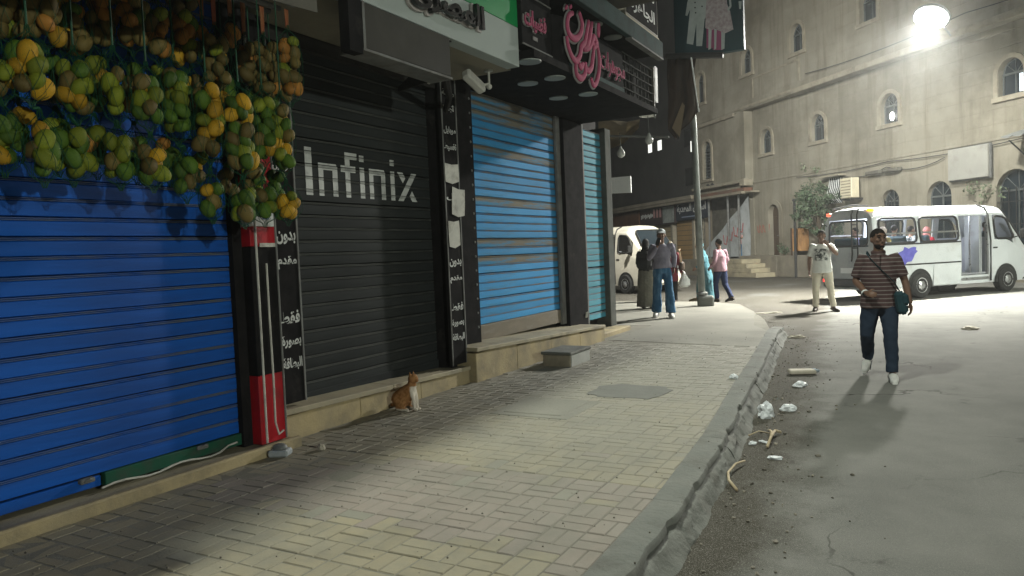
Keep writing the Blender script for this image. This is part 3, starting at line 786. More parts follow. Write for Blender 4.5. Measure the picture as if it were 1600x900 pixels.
mb = MB(); mb.tube([(-3.3, 8.9, 4.96), (-3.27, 9.5, 4.9), (-3.27, 10.3, 4.93)], .02, 6); mb.build("pipe", M_galv, b2)
# ================================================================== BUILDING ACROSS THE SQUARE
FA, FS, FN = V((-6.52, 37.55, 0)), V((.695, -.719, 0)), V((-.719, -.695, 0))
def FP(s, z, off=0.0): return FA + FS * s + FN * off + V((0, 0, z))
def MF(s, z, off): 
    M = Matrix((FS, V((0, 0, 1)), FN)).transposed().to_4x4(); M.translation = FP(s, z, off); return M
FROT = Matrix((FS, FN, V((0, 0, 1)))).transposed()      # box axes: along, outwards, up
def fbox(mb, s0, s1, o0, o1, z0, z1, bev=0, m=0):
    return mb.box(FP((s0 + s1) / 2, (z0 + z1) / 2, (o0 + o1) / 2), (abs(s1 - s0), abs(o1 - o0), abs(z1 - z0)), FROT, m, bev)
def streak(nt, vec, c):
    v = _scaled(nt, vec, (1.6, 1.6, .12))
    c = _mix(nt, _ramp(nt, _noise(nt, v, 1.6, 6, .7), .50, .78), c, (.155, .135, .10))
    return c
M_wall = mat("facade_plaster", (.30, .28, .225), (.24, .225, .18), scale=.8, rough=.9, bump=.008, bscale=14, dirt=(.165, .15, .115), dscale=.35, dlo=.48, dhi=.72, extra=streak, spec=.2)
M_trim = mat("window_surround", (.33, .30, .23), (.27, .245, .195), scale=3, rough=.85, bump=.003, dirt=(.17, .15, .12), dscale=2)
M_pane = mat("dark_pane", (.012, .02, .028), (.02, .028, .034), scale=2, rough=.12, spec=.6, rvar=.05)
M_wood = mat("weathered_joinery", (.10, .115, .115), (.07, .08, .08), scale=5, rough=.7)
M_iron = mat("window_iron", (.035, .036, .036), rough=.6)
M_brown = mat("brown_door", (.085, .058, .038), (.06, .042, .03), scale=4, rough=.7, stretch=(3, 3, .4))
fb = thing("stone_building", "large pale plastered building with arched windows across the square", "building", tuple(FP(6, 0)), world=True)

def wall_grid(name, s0, s1, zlev, off, holes, parent, m):
    """wall with openings; zlev is a list of (z, extra offset)"""
    ss = sorted(set([s0, s1] + [q for h in holes for q in (h[0], h[1])] + [s0 + k * 1.5 for k in range(int((s1 - s0) / 1.5) + 1)]))
    zz = {}
    for z, e in zlev: zz[round(z, 4)] = e
    keys = sorted(zz)
    for h in holes:
        for q in (h[2], h[3]):
            q = round(q, 4)
            if q not in zz:
                zz[q] = .014
    keys = sorted(zz)
    mb = MB(); vt = {}
    def vtx(i, j):
        if (i, j) not in vt: vt[(i, j)] = mb.bm.verts.new(FP(ss[i], keys[j], off + zz[keys[j]]))
        return vt[(i, j)]
    for i in range(len(ss) - 1):
        for j in range(len(keys) - 1):
            cs, cz = (ss[i] + ss[i + 1]) / 2, (keys[j] + keys[j + 1]) / 2
            if any(h[0] < cs < h[1] and h[2] < cz < h[3] for h in holes): continue
            mb.bm.faces.new((vtx(i, j), vtx(i + 1, j), vtx(i + 1, j + 1), vtx(i, j + 1)))
    return mb, name, parent, m
def arch_pts(s, w, zt, n=10, r=None):
    r = w / 2 if r is None else r
    return [(s - r * math.cos(math.pi * k / n), zt - w / 2 + r * math.sin(math.pi * k / n)) for k in range(n + 1)]
def arched(mbwall, parent, s, zb, zt, w, off, deep=.22, surround=True, kind="plain", lab=None):
    o14 = off + .014
    A_ = arch_pts(s, w, zt)
    for (a0, b0), (a1, b1) in zip(A_, A_[1:]):
        mbwall.face([FP(a0, b0, o14), FP(a1, b1, o14), FP(a1, zt, o14), FP(a0, zt, o14)])
    out = [(s - w / 2, zb)] + A_ + [(s + w / 2, zb)]
    for (a0, b0), (a1, b1) in zip(out, out[1:] + out[:1]):
        mbwall.face([FP(a0, b0, o14), FP(a1, b1, o14), FP(a1, b1, off - deep), FP(a0, b0, off - deep)])
    # the window: stone surround > pane, joinery, bars
    mb = MB()
    if surround:
        g = .15
        o2 = [(s - w / 2 - g, zb)] + arch_pts(s, w, zt, r=w / 2 + g) + [(s + w / 2 + g, zb)]
        for (a, b) in zip(list(zip(out, out[1:])), list(zip(o2, o2[1:]))):
            (p0, p1), (q0, q1) = a, b
            f4 = [p0, p1, q1, q0]
            mb.face([FP(*q, off + .075) for q in f4]); 
            mb.face([FP(*p0, off + .075), FP(*p1, off + .075), FP(*p1, off), FP(*p0, off)])
            mb.face([FP(*q0, off + .075), FP(*q1, off + .075), FP(*q1, off), FP(*q0, off)])
        fbox(mb, s - w / 2 - g - .04, s + w / 2 + g + .04, off, off + .12, zb - .16, zb - .002, bev=.01)
    else:
        fbox(mb, s - w / 2 - .02, s + w / 2 + .02, off - .1, off + .03, zb - .05, zb - .002)
    wi = mb.build("window", M_trim, parent)
    if lab: wi['label'] = lab
    mb = MB(); mb.face([FP(a, b, off - deep + .02) for a, b in out]); mb.build("pane", M_pane, wi)
    mb = MB(); t = .045
    zs = zt - w / 2
    fbox(mb, s - w / 2, s - w / 2 + t, off - deep + .025, off - deep + .07, zb, zs)
    fbox(mb, s + w / 2 - t, s + w / 2, off - deep + .025, off - deep + .07, zb, zs)
    fbox(mb, s - t / 2, s + t / 2, off - deep + .025, off - deep + .065, zb, zs)
    fbox(mb, s - w / 2, s + w / 2, off - deep + .022, off - deep + .075, zs - .03, zs + .03)
    mb.tube([FP(a, b, off - deep + .045) for a, b in arch_pts(s, w - .04, zt - .02)], .024, 5)
    if kind != "louvre":
        for k in (1, 2, 3):
            an = math.pi * k / 4
            mb.tube([FP(s, zs, off - deep + .045), FP(s - (w / 2 - .03) * math.cos(an), zs + (w / 2 - .03) * math.sin(an), off - deep + .045)], .016, 5)
    mb.build("casement", M_wood, wi)
    if kind == "bars":
        mb = MB()
        for k in range(5):
            x = s - w / 2 + w * (k + .5) / 5; fbox(mb, x - .012, x + .012, off - .06, off - .04, zb, zs + .1)
        for k in range(3):
            zz_ = zb + (zs - zb) * (k + .5) / 3; fbox(mb, s - w / 2, s + w / 2, off - .039, off - .025, zz_ - .012, zz_ + .012)
        mb.build("bars", M_iron, wi)
    if kind == "louvre":
        n = 9
        for k in range(n):
            zz_ = zb + (zs - zb) * (k + .5) / n
            mb = MB(); mb.box(FP(s, zz_, off - .10), (w - .06, .07, .02), FROT @ Matrix.Rotation(R(-35), 3, 'X')); mb.build("louvre_slat", M_wood, wi)
    return wi
def hole(s, zb, zt, w): return (s - w / 2, s + w / 2, zb, zt)
# main wall, ground and first floor
W2 = [(.17, 5.72, 6.86, .86), (3.93, 5.72, 6.86, .88), (8.03, 5.72, 6.86, .90), (13.08, 5.72, 6.86, .90), (17.6, 5.72, 6.86, .9), (21.6, 5.72, 6.86, .9)]
ARC = [(.62, .70, 3.22, .84), (7.98, 1.2, 3.24, .88), (10.25, 1.2, 3.32, 1.05), (13.15, .6, 3.4, 1.3), (17.5, .6, 3.4, 1.3)]
zl = [(-.3, .014), (4.36, .014), (4.375, .05), (4.44, .05), (4.455, .014)]
z_ = 4.9
while z_ < 7.8:
    zl += [(z_ - .016, .014), (z_ - .010, .007), (z_ + .010, .007), (z_ + .016, .014)]; z_ += .47
zl.append((7.95, .014))
holes = [hole(s, a, b, w_) for s, a, b, w_ in W2 + ARC]
mb, *_ = wall_grid("wall", -.98, 25, zl, 0, holes, fb, M_wall)
kinds = {0: "plain", 1: "plain", 2: "plain"}
for k, (s, a, b, w_) in enumerate(W2): arched(mb, fb, s, a, b, w_, 0, kind="plain")
for k, (s, a, b, w_) in enumerate(ARC[1:]): arched(mb, fb, s, a, b, w_, 0, surround=False, kind="bars" if k != 1 else "plain")
# doorway on the ground floor
s, a, b, w_ = ARC[0]
A_ = arch_pts(s, w_, b)
for (a0, b0), (a1, b1) in zip(A_, A_[1:]): mb.face([FP(a0, b0, .014), FP(a1, b1, .014), FP(a1, b, .014), FP(a0, b, .014)])
out = [(s - w_ / 2, a)] + A_ + [(s + w_ / 2, a)]
for (a0, b0), (a1, b1) in zip(out, out[1:] + out[:1]): mb.face([FP(a0, b0, .014), FP(a1, b1, .014), FP(a1, b1, -.3), FP(a0, b0, -.3)])
wallo = mb.build("wall", M_wall, fb)
mb = MB(); mb.prism([FP(q[0], q[1], -.28) for q in [(s - w_ / 2, a)] + A_ + [(s + w_ / 2, a)]], FN * .05)
dr = mb.build("door", M_brown, fb); dr['label'] = "narrow brown arched door"
for x0, x1 in ((s - .36, s - .02), (s + .02, s + .36)):
    for z0, z1 in ((a + .12, a + .95), (a + 1.05, a + 1.95)):
        mb = MB(); fbox(mb, x0, x1, -.23, -.205, z0, z1, bev=.012); mb.build("door_panel", M_brown, dr)
mb = MB(); fbox(mb, s - .03, s + .03, -.20, -.15, a + 1.02, a + 1.05); mb.build("handle", M_galv, dr)
# plaster surround of the doorway
mb = MB(); o2 = [(s - w_ / 2 - .22, a)] + arch_pts(s, w_, b, r=w_ / 2 + .22) + [(s + w_ / 2 + .22, a)]
for (p0, p1), (q0, q1) in zip(list(zip(out, out[1:])), list(zip(o2, o2[1:]))):
    mb.face([FP(*q, .06) for q in (p0, p1, q1, q0)]); mb.face([FP(*q0, .06), FP(*q1, .06), FP(*q1, 0), FP(*q0, 0)]); mb.face([FP(*p0, .06), FP(*p1, .06), FP(*p1, 0), FP(*p0, 0)])
mb.build("door_surround", M_wall, fb)
# upper floors lean out over the street on a cornice
W3 = [(-5.0, 9.15, 10.75, .8), (-.55, 9.66, 10.86, .84), (3.3, 9.66, 10.88, .86), (7.6, 9.66, 10.88, .88), (13.0, 9.66, 10.88, .9), (17.5, 9.66, 10.88, .9)]
W4 = [(s, a + 3.7, b + 3.7, w_) for s, a, b, w_ in W3]
zl = [(7.95, .014), (8.10, .06), (8.35, .06), (8.37, .014)]
z_ = 8.9
while z_ < 16.4:
    zl += [(z_ - .016, .014), (z_ - .010, .007), (z_ + .010, .007), (z_ + .016, .014)]; z_ += .47
zl.append((16.6, .014))
OFF = .50
mb, *_ = wall_grid("wall", -5.9, 25, zl, OFF, [hole(*q) for q in W3 + W4], fb, M_wall)
for q in W3 + W4: arched(mb, fb, *q, OFF, surround=q[0] > -6, kind="plain")
mb.face([FP(-5.9, 7.95, OFF + .014), FP(25, 7.95, OFF + .014), FP(25, 7.95, -.3), FP(-5.9, 7.95, -.3)])      # soffit
mb.face([FP(-5.9, 7.95, OFF + .014), FP(-5.9, 16.6, OFF + .014), FP(-5.9, 16.6, -6), FP(-5.9, 7.95, -6)])
mb.face([FP(-5.9, 16.6, OFF + .014), FP(25, 16.6, OFF + .014), FP(25, 16.6, -6), FP(-5.9, 16.6, -6)])
mb.build("upper_wall", M_wall, fb)
mb = MB(); fbox(mb, 3.0, 25, OFF + .05, OFF + .16, 7.90, 8.12, bev=.02); mb.build("cornice", M_trim, fb)
mb = MB(); fbox(mb, -1.6, 3.0, OFF + .02, OFF + .11, 8.02, 8.14, bev=.02); fbox(mb, -5.9, -1.7, OFF + .02, OFF + .14, 7.80, 7.98, bev=.03); mb.build("cornice", M_trim, fb)
# raised plaster panel between the second-floor windows
mb = MB(); fbox(mb, -.1, 3.4, OFF, OFF + .05, 9.28, 9.36); fbox(mb, 3.36, 3.44, OFF, OFF + .05, 8.4, 9.36); fbox(mb, -.14, -.06, OFF, OFF + .05, 8.4, 9.36); mb.build("panel_moulding", M_trim, fb)
# bay over the corner shop
mb, *_ = wall_grid("bay_wall", -5.75, -.99, [(4.2, .014), (4.5, .014), (4.51, .05), (4.60, .05), (4.61, .014), (7.95, .014)], .46, [hole(-4.55, 4.98, 7.0, .84)], fb, M_wall)
wb = arched(mb, fb, -4.55, 4.98, 7.0, .84, .46, deep=.2, kind="louvre", lab="tall arched window with louvred shutter")
mb.face([FP(-.99, 4.2, .474), FP(-.99, 7.95, .474), FP(-.99, 7.95, -.5), FP(-.99, 4.2, -.5)])
mb.face([FP(-5.75, 4.2, .474), FP(-5.75, 7.95, .474), FP(-5.75, 7.95, -6), FP(-5.75, 4.2, -6)])
mb.face([FP(-5.75, 4.2, .474), FP(-.99, 4.2, .474), FP(-.99, 4.2, -.5), FP(-5.75, 4.2, -.5)])
mb.build("bay_wall", M_wall, fb)
mb = MB(); fbox(mb, -5.8, -.9, .47, .80, 4.42, 4.56, bev=.02); fbox(mb, -1.05, -.6, .3, .8, 4.25, 4.6, bev=.03); mb.build("bay_ledge", M_trim, fb)
mb = MB(); fbox(mb, -5.8, -.8, .2, .7, 3.98, 4.18, bev=.02); mb.build("fascia", mat("red_brown_fascia", (.17, .085, .055), (.13, .09, .07), scale=3, rough=.85), fb)
mb = MB(); fbox(mb, -5.8, -.3, .15, .62, 3.90, 3.975, bev=.015); mb.build("lintel", M_trim, fb)
mb = MB(); fbox(mb, -5.75, 25, -6, -.45, -.3, 16.5); mb.build("building_core", M_dark, fb)
mb = MB(); fbox(mb, -1.35, -.98, -.45, .05, -.3, 4.2); mb.build("pier", M_wall, fb)
for sx in (-3.9, -4.35):
    mb = MB(); mb.ell(FP(sx, 4.63, .62), (.09, .09, .06)); mb.tube([FP(sx, 4.6, .5), FP(sx, 4.72, .62)], .02, 5); mb.build("spotlight", M_iron, fb)
# red painted scrawl on the plaster left of the doorway
M_scrawl = mat("red_spray", (.34, .11, .085), (.30, .16, .12), scale=12, rough=.9)
mb = MB()
for k in range(4):
    x = -.75 + k * .26
    mb.tube([FP(x, 2.25, .022), FP(x + .05, 1.95, .022), FP(x + .15, 1.92, .022), FP(x + .2, 2.3, .022)], [(.006, .035)] * 4, 6, ref=tuple(FN))
mb.build("scrawl", M_scrawl, fb)

# ground-floor items fixed to the facade
bd = thing("blank_signboard", "blank white signboard fixed above the arches behind the white minibus", "sign", tuple(FP(11.2, 3.3)), world=True)
mb = MB(); fbox(mb, 10.88, 12.42, .18, .26, 3.25, 4.30, bev=.01); mb.build("face_panel", mat("dulled_white_panel", (.34, .34, .31), (.29, .29, .265), scale=1.2, rough=.7, dirt=(.22, .21, .19), dscale=1.5), bd)
mb = MB(); fbox(mb, 10.85, 12.45, .10, .175, 3.21, 4.33); mb.build("frame", M_galv, bd)
mb = MB(); fbox(mb, 11.0, 11.06, .0, .11, 3.4, 4.3); fbox(mb, 12.2, 12.26, .0, .11, 3.4, 4.3); mb.build("bracket", M_iron, bd)
aw = thing("corrugated_awning", "sloping corrugated sheet awning right of the blank white signboard", "awning", tuple(FP(14, 4.4)), world=True)
mb = MB(); rows = []
for k in range(61):
    s_ = 13.5 + k * .13; dz = .035 * math.cos(k * math.pi / 1.5)
    rows.append([mb.bm.verts.new(FP(s_, 4.55 + dz, .02)), mb.bm.verts.new(FP(s_, 4.30 + dz, .95)), mb.bm.verts.new(FP(s_, 4.285 + dz, .95)), mb.bm.verts.new(FP(s_, 4.53 + dz, .02))])
for a_, b_ in zip(rows, rows[1:]):
    for k in range(4): mb.bm.faces.new((a_[k], a_[(k + 1) % 4], b_[(k + 1) % 4], b_[k]))
mb.build("sheet", mat("corrugated_sheet", (.20, .21, .20), (.14, .15, .15), scale=2, rough=.6), aw)
for s_ in (13.7, 16.0, 19.0):
    mb = MB(); mb.tube([FP(s_, 3.6, .02), FP(s_, 4.2, .85)], .025, 6); mb.build("strut", M_iron, aw)
ac = thing("air_conditioner", "yellowish white air conditioner box on the plaster wall above the tree", "air conditioner", tuple(FP(6.0, 3.3)), world=True)
mb = MB(); fbox(mb, 5.95, 6.62, .25, .62, 3.06, 3.86, bev=.02); mb.build("casing", mat("cream_casing", (.62, .57, .42), (.55, .5, .38), scale=4, rough=.5), ac)
for k in range(6):
    mb = MB(); fbox(mb, 6.02, 6.56, .621, .632, 3.14 + k * .115, 3.18 + k * .115); mb.build("louvre_slat", M_trim, ac)
mb = MB(); fbox(mb, 6.0, 6.05, .015, .6, 2.98, 3.05); fbox(mb, 6.5, 6.55, .015, .6, 2.98, 3.05); mb.build("bracket", M_iron, ac)
gw = thing("window_grille", "barred window with bulging iron grille left of the yellowish air conditioner", "window", tuple(FP(5.0, 3.3)), world=True)
mb = MB(); fbox(mb, 4.62, 5.35, .015, .05, 2.95, 4.0); mb.build("pane", M_pane, gw)
mb = MB()
for k in range(7):
    x = 4.64 + k * .115; mb.tube([FP(x, 4.0, .05), FP(x + .02, 3.6, .12), FP(x - .02, 3.2, .26), FP(x, 2.95, .05)], .018, 5)
mb.build("bars", M_white, gw)
mb = MB(); fbox(mb, 4.4, 5.6, .015, .4, 4.05, 4.12); mb.build("canopy", M_trim, gw)
for sx, lb_ in ((7.35, "left"), (8.25, "right")):
    mb = MB(); fbox(mb, sx - .38, sx + .38, .015, .30, 3.88, 4.02, bev=.03)
    tag(mb.build("metal_canopy", M_scrap), "small dark metal canopy on the wall above an arched window, %s of two" % lb_, "canopy")

# steps, low walls and fence along the foot of the building
M_cem = mat("cement_wall", (.22, .20, .155), (.17, .155, .125), scale=2, rough=.9, bump=.006, bscale=20, dirt=(.11, .10, .08), dscale=1.2)
stp = thing("entrance_steps", "pale stone steps leading up to the doorway of the plastered building", "steps", tuple(FP(-.8, 0, 2)), world=True)
for k in range(4):
    mb = MB(); fbox(mb, -1.0, 1.95 - .38 * k, .93, 1.95, ROAD + .21 * k, ROAD + .21 * (k + 1) - .002, bev=.015); mb.build("step", M_slabtop, stp)
mb = MB(); fbox(mb, -5.8, -1.02, -.4, 1.95, ROAD, .67, bev=.01); mb.build("landing", M_cem, stp)
lw = thing("low_wall", "low cement wall in front of the brown arched door", "wall", tuple(FP(.8, 0, 1.8)), world=True)
mb = MB(); fbox(mb, -1.0, 2.0, .03, .92, ROAD, .80, bev=.02); mb.build("wall", M_cem, lw)
lw2 = thing("low_wall", "low cement planter wall below the orange fence panel, left of man in white", "wall", tuple(FP(2.6, 0, 1.8)), world=True)
mb = MB(); fbox(mb, 2.06, 4.5, .03, .92, ROAD, .80, bev=.02); fbox(mb, 4.3, 4.62, .86, 1.0, ROAD, .90, bev=.02); mb.build("wall", M_cem, lw2)
mb = MB(); fbox(mb, 4.502, 4.51, .55, .72, .2, .62); mb.build("pasted_notice", M_white, lw2)
fp = thing("fence_panel", "orange wooden fence panel on the low wall beneath the tree", "fence", tuple(FP(3, .9, 1)), world=True)
M_or = mat("orange_board", (.38, .21, .085), (.32, .18, .08), scale=3, rough=.75, dirt=(.22, .12, .06), dscale=3)
for k in range(6):
    mb = MB(); fbox(mb, 3.18, 3.21, .06 + k * .14, .195 + k * .14, .98, 1.98, bev=.004); mb.build("board", M_or, fp)
mb = MB(); fbox(mb, 3.12, 3.178, .04, .92, 1.9, 1.96); fbox(mb, 3.12, 3.178, .04, .92, 1.0, 1.06); fbox(mb, 3.12, 3.178, .88, .94, .80, 2.0); mb.build("rail", M_brown, fp)
bp_ = thing("iron_post", "thin black iron post standing in front of the orange fence panel", "post", tuple(FP(2.6, ROAD, 1.5)), world=True)
mb = MB(); mb.tube([FP(3.5, ROAD, .98), FP(3.5, 3.15, .98)], .055, 8); mb.build("shaft", M_iron, bp_)
mb = MB(); mb.ell(FP(3.5, 3.2, .98), (.09, .09, .07)); mb.build("cap", M_iron, bp_)

# ---- foliage
def leaf_mat(n, a_, b_): return mat(n, a_, b_, scale=3, rough=.6, island=.45, spec=.35)
M_leaf = leaf_mat("leaf_green", (.050, .085, .045), (.085, .115, .07))
M_leafp = leaf_mat("pale_leaf", (.11, .15, .085), (.16, .19, .12))
M_bark = mat("bark", (.11, .085, .06), (.07, .055, .04), scale=6, rough=.9, bump=.01)
def foliage(name, clumps, per, leaf, m, parent):
    mb = MB()
    for c, r_ in clumps:
        for k in range(per):
            d = V((random.gauss(0, 1), random.gauss(0, 1), random.gauss(0, 1))).normalized() * (random.random() ** .45)
            p = c + V((d.x * r_[0], d.y * r_[1], d.z * r_[2]))
            n_ = (d + V((random.gauss(0, .6), random.gauss(0, .6), random.gauss(0, .6)))).normalized()
            t = n_.orthogonal().normalized(); t.rotate(Matrix.Rotation(random.random() * 6.28, 3, n_)); b_ = n_.cross(t)
            L = leaf * random.uniform(.6, 1.4)
            mb.face([p - t * L, p + b_ * L * .42 + n_ * L * .1, p + t * L, p - b_ * L * .42 + n_ * L * .1])
    return mb.build(name, m, parent, normals=False)
tr = thing("small_tree", "bushy green tree growing against the plaster wall behind the man in white", "tree", tuple(FP(4.4, ROAD, 1.2)), world=True)
mb = MB()
b0 = FP(4.75, ROAD, .75)
mb.tube([b0, FP(4.8, .9, .75), FP(4.9, 1.9, .8), FP(4.85, 2.7, .8)], [.11, .08, .06, .03], 8)
for q in ((4.2, 2.6, 1.2), (5.6, 2.7, .6), (5.3, 3.1, 1.3), (4.1, 3.2, .6), (4.9, 3.5, .9)):
    mb.tube([FP(4.87, 1.6 + .1 * random.random(), .79), FP((4.87 + q[0]) / 2, q[1] * .8, (.8 + q[2]) / 2), FP(*q)], [.045, .03, .012], 6)
mb.build("trunk", M_bark, tr)
cl = []
for k in range(30):
    s_ = random.gauss(4.95, .72); z_ = random.uniform(1.7, 3.7); o_ = max(.3, random.gauss(.85, .42))
    if abs(s_ - 4.95) > 1.5 - .25 * abs(z_ - 2.6): continue
    cl.append((FP(s_, z_, o_), (random.uniform(.18, .38),) * 2 + (random.uniform(.16, .3),)))
foliage("crown", cl, 75, .075, M_leaf, tr)
vn = thing("climbing_plant", "pale wispy creeper hanging on the wall left of the air conditioner", "plant", tuple(FP(3.2, 3.4, .2)), world=True)
foliage("leaves", [(FP(random.gauss(3.3, .5), random.gauss(3.65, .35), .18), (.3, .12, .22)) for _ in range(12)], 28, .06, M_leafp, vn)
v2_ = thing("climbing_plant", "pale green creeper below the blank white signboard", "plant", tuple(FP(11.7, 3, .2)), world=True)
foliage("leaves", [(FP(random.gauss(12.0, .35), random.gauss(2.85, .3), .2), (.25, .15, .22)) for _ in range(5)], 30, .06, M_leafp, v2_)
sh_ = thing("potted_shrub", "dark little shrub at the wall behind the low cement wall", "plant", tuple(FP(1.7, .9, .8)), world=True)
foliage("leaves", [(FP(random.gauss(2.3, .2), random.gauss(1.0, .15), .7), (.2, .18, .2)) for _ in range(6)], 45, .05, M_leaf, sh_)
mb = MB(); mb.tube([FP(2.3, .78, .7), FP(2.3, 1.1, .7)], [.04, .02], 6); mb.build("stem", M_bark, sh_)

# ---- street lamp bracketed off the upper floor
lampR = onZ(1455, 27, 8.5)
dv = (lampR - CAM); lampR = CAM + dv.normalized() * (20.6 / _f.dot(dv.normalized()))
M_lampbody = mat("lamp_housing", (.20, .21, .21), rough=.5, metal=.3)
M_glow = mat("lamp_lens", (1, .985, .93), rough=.3, emit=110, rvar=0)
def floodlight(name, label, pos, aim, anchor, power, rad, size, col, arm=.03, omni=0.0, spread=180):
    t = thing(name, label, "street lamp", tuple(pos), world=True)
    a = (V(aim) - V(pos)).normalized(); q = a.to_track_quat('Z', 'Y').to_matrix()
    mb = MB(); mb.lathe([(rad * .35, -.22), (rad * .8, -.16), (rad * 1.05, -.03), (rad * 1.05, .015), (rad * .93, .015)], pos, 20, q); mb.build("housing", M_lampbody, t, smooth=True)
    mb = MB(); mb.lathe([(rad * .92, .016), (rad * .90, .05), (rad * .6, .09), (.01, .11)], pos, 20, q); mb.build("lens", M_glow, t, smooth=True)
    mb = MB(); mid = (V(pos) + V(anchor)) / 2 + V((0, 0, .12))
    mb.tube([V(anchor), mid, V(pos) - a * .2], arm, 8); mb.build("arm", M_lampbody, t)
    ld = bpy.data.lights.new(name, 'AREA'); ld.shape = 'DISK'; ld.size = size; ld.energy = power; ld.color = col; ld.spread = R(spread)
    lo = bpy.data.objects.new("lamp_light", ld); COL.objects.link(lo)
    lo.matrix_world = Matrix.Translation(V(pos) + a * .14) @ (-a).to_track_quat('Z', 'Y').to_matrix().to_4x4()
    lo.parent = t; lo.matrix_parent_inverse = Matrix.Translation(t.location).inverted()
    if omni:
        ld = bpy.data.lights.new(name, 'POINT'); ld.energy = omni; ld.shadow_soft_size = .12; ld.color = col
        lo = bpy.data.objects.new("lamp_light", ld); COL.objects.link(lo); lo.location = V(pos) + a * .17
        lo.parent = t; lo.matrix_parent_inverse = Matrix.Translation(t.location).inverted()
    return t
floodlight("street_lamp", "glaring white street lamp bracketed off the pale building, top right", lampR, lampR + V((-.30, -.55, -1.0)), tuple(FP(11.4, 8.0, OFF + .1)), W_FACADE, .46, .8, C_WARM, omni=W_OMNI, spread=98)
lampP = V((-3.04, 4.4, 7.6))
floodlight("street_lamp", "floodlight on the shop building above the pavement, over the signboard", lampP, (-2.6, 5.2, 0), (-4.06, 4.4, 7.8), W_SHOP, .24, .34, C_COOL)
# lamp post across the road, behind the photographer; it lights the shutters and the fruit
lampC = V((12.0, -2.5, 3.9))
tp = floodlight("street_lamp", "street lamp on a post across the road, facing the shutters", lampC, (-4, 5, 1.0), (12.6, -2.7, 4.0), W_ACROSS, .26, .30, C_COOL, arm=.035)
mb = MB(); mb.tube([(12.6, -2.7, ROAD), (12.6, -2.7, 4.2)], [.09, .05], 10); mb.build("post", M_lampbody, tp)
# lamp post off to the right of the road; it lights the side of the minibus
lampD = V((13.0, 15.0, 7.6))
tp = floodlight("street_lamp", "street lamp on a post on the far right side of the road", lampD, (1.5, 22, 0), (13.6, 14.8, 7.7), W_SIDE, .26, .30, C_COOL, arm=.035, spread=84)
mb = MB(); mb.tube([(13.6, 14.8, ROAD), (13.6, 14.8, 7.8)], [.09, .05], 10); mb.build("post", M_lampbody, tp)
# unseen lamp added on top of the steel pole to light the far shops
lampE = V((-4.75, 18.1, 9.0))
floodlight("street_lamp", "added unseen lamp on top of the steel pole above the advert board", lampE, (-11.0, 38, 0), (-4.78, 17.3, 9.1), W_POLE, .24, .30, C_WARM, arm=.03, spread=110)

# lit lamp and lit half of two first-floor windows, and cables strung along the wall
M_warm = mat("lit_bulb", (1, .98, .92), rough=.4, emit=4, rvar=0)
mb = MB(); mb.ell(FP(8.0, 6.0, -.12), (.09, .05, .17)); tag(mb.build("lit_bulb", M_warm, fb))
mb = MB(); fbox(mb, 13.18, 13.34, -.195, -.185, 5.80, 6.36); fbox(mb, 13.37, 13.48, -.195, -.185, 5.80, 6.36); mb.build("lit_pane", mat("lit_curtain", (.8, .88, .95), rough=.5, emit=.7, rvar=0), fb)
for k, (z0, sag, s0, s1, lab) in enumerate(((4.30, .10, 2.5, 13.5, "black cable sagging along the plaster wall just below the first floor windows"), (8.55, .16, 4.0, 20, "thin black cable strung along above the cornice of the pale building"), (4.1, .22, 5.2, 10.6, "lower black cable looped between the air conditioner and the white signboard"))):
    mb = MB(); mb.tube([FP(s0 + (s1 - s0) * t / 14, z0 - sag * (1 - abs((t % 7) / 3.5 - 1) ** 2), .10 + (.55 if z0 > 8 else 0)) for t in range(15)], .016, 5)
    tag(mb.build("wall_cable", M_iron), lab, "cable")
def fs_at(px, py, off):
    d = _ray(px, py); t = ((FA + FN * off - CAM).dot(FN)) / d.dot(FN); q = CAM + d * t; return (q - FA).dot(FS), q.z
# ================================================================== FAR SHOPS AND THE DARK BLOCK BEHIND
fs = thing("shop_terrace", "single storey row of far shops under a long pale awning slab", "building", tuple(FP(-12, 0)), world=True)
mb = MB(); fbox(mb, -24, -5.8, -5, 0, -.3, 4.15); mb.build("wall", mat("far_wall", (.20, .17, .125), (.15, .13, .10), scale=1, rough=.9), fs)
mb = MB(); fbox(mb, -24, -5.82, -.2, .85, 4.02, 4.24, bev=.03); fbox(mb, -24, -.8, .63, .85, 3.88, 4.0); mb.build("awning_slab", mat("awning_slab", (.27, .245, .19), (.20, .18, .14), scale=1, rough=.9, dirt=(.12, .11, .09), dscale=.8), fs)
for s0, s1, m_, lab in ((-9.0, -6.9, mat("ochre_shutter", (.34, .225, .10), (.29, .20, .10), scale=2, rough=.7), "ochre shop shutter"), (-6.6, -5.9, M_trim, None), (-13.6, -9.6, mat("cream_front", (.36, .30, .19), (.3, .25, .16), scale=1, rough=.8), "cream shop front"), (-18, -14.2, M_brown, None)):
    n = 10
    mb = MB(); fbox(mb, s0 - .06, s1 + .06, .0, .05, ROAD, 2.98); sf = mb.build("shop_front", M_scrap, fs)
    if lab: sf['label'] = lab
    for k in range(n):
        mb = MB(); fbox(mb, s0, s1, .05, .075, .02 + 2.9 * k / n, .02 + 2.9 * (k + 1) / n - .03); mb.build("slat", m_, sf)
for s0 in (-9.35, -6.75, -14.0):
    mb = MB(); fbox(mb, s0 - .13, s0 + .13, .0, .25, ROAD, 3.0); mb.build("pier", M_trim, fs)
sgn = thing("shop_sign", "dark blue far shop sign with white lettering, behind the metal pole", "sign", tuple(FP(-7.4, 3.0, .3)), world=True)
(sa, _z), (sb_, _z2) = fs_at(1056, 340, .43), fs_at(1106, 336, .43)
zc_ = fs_at(1081, 328, .43)[1]
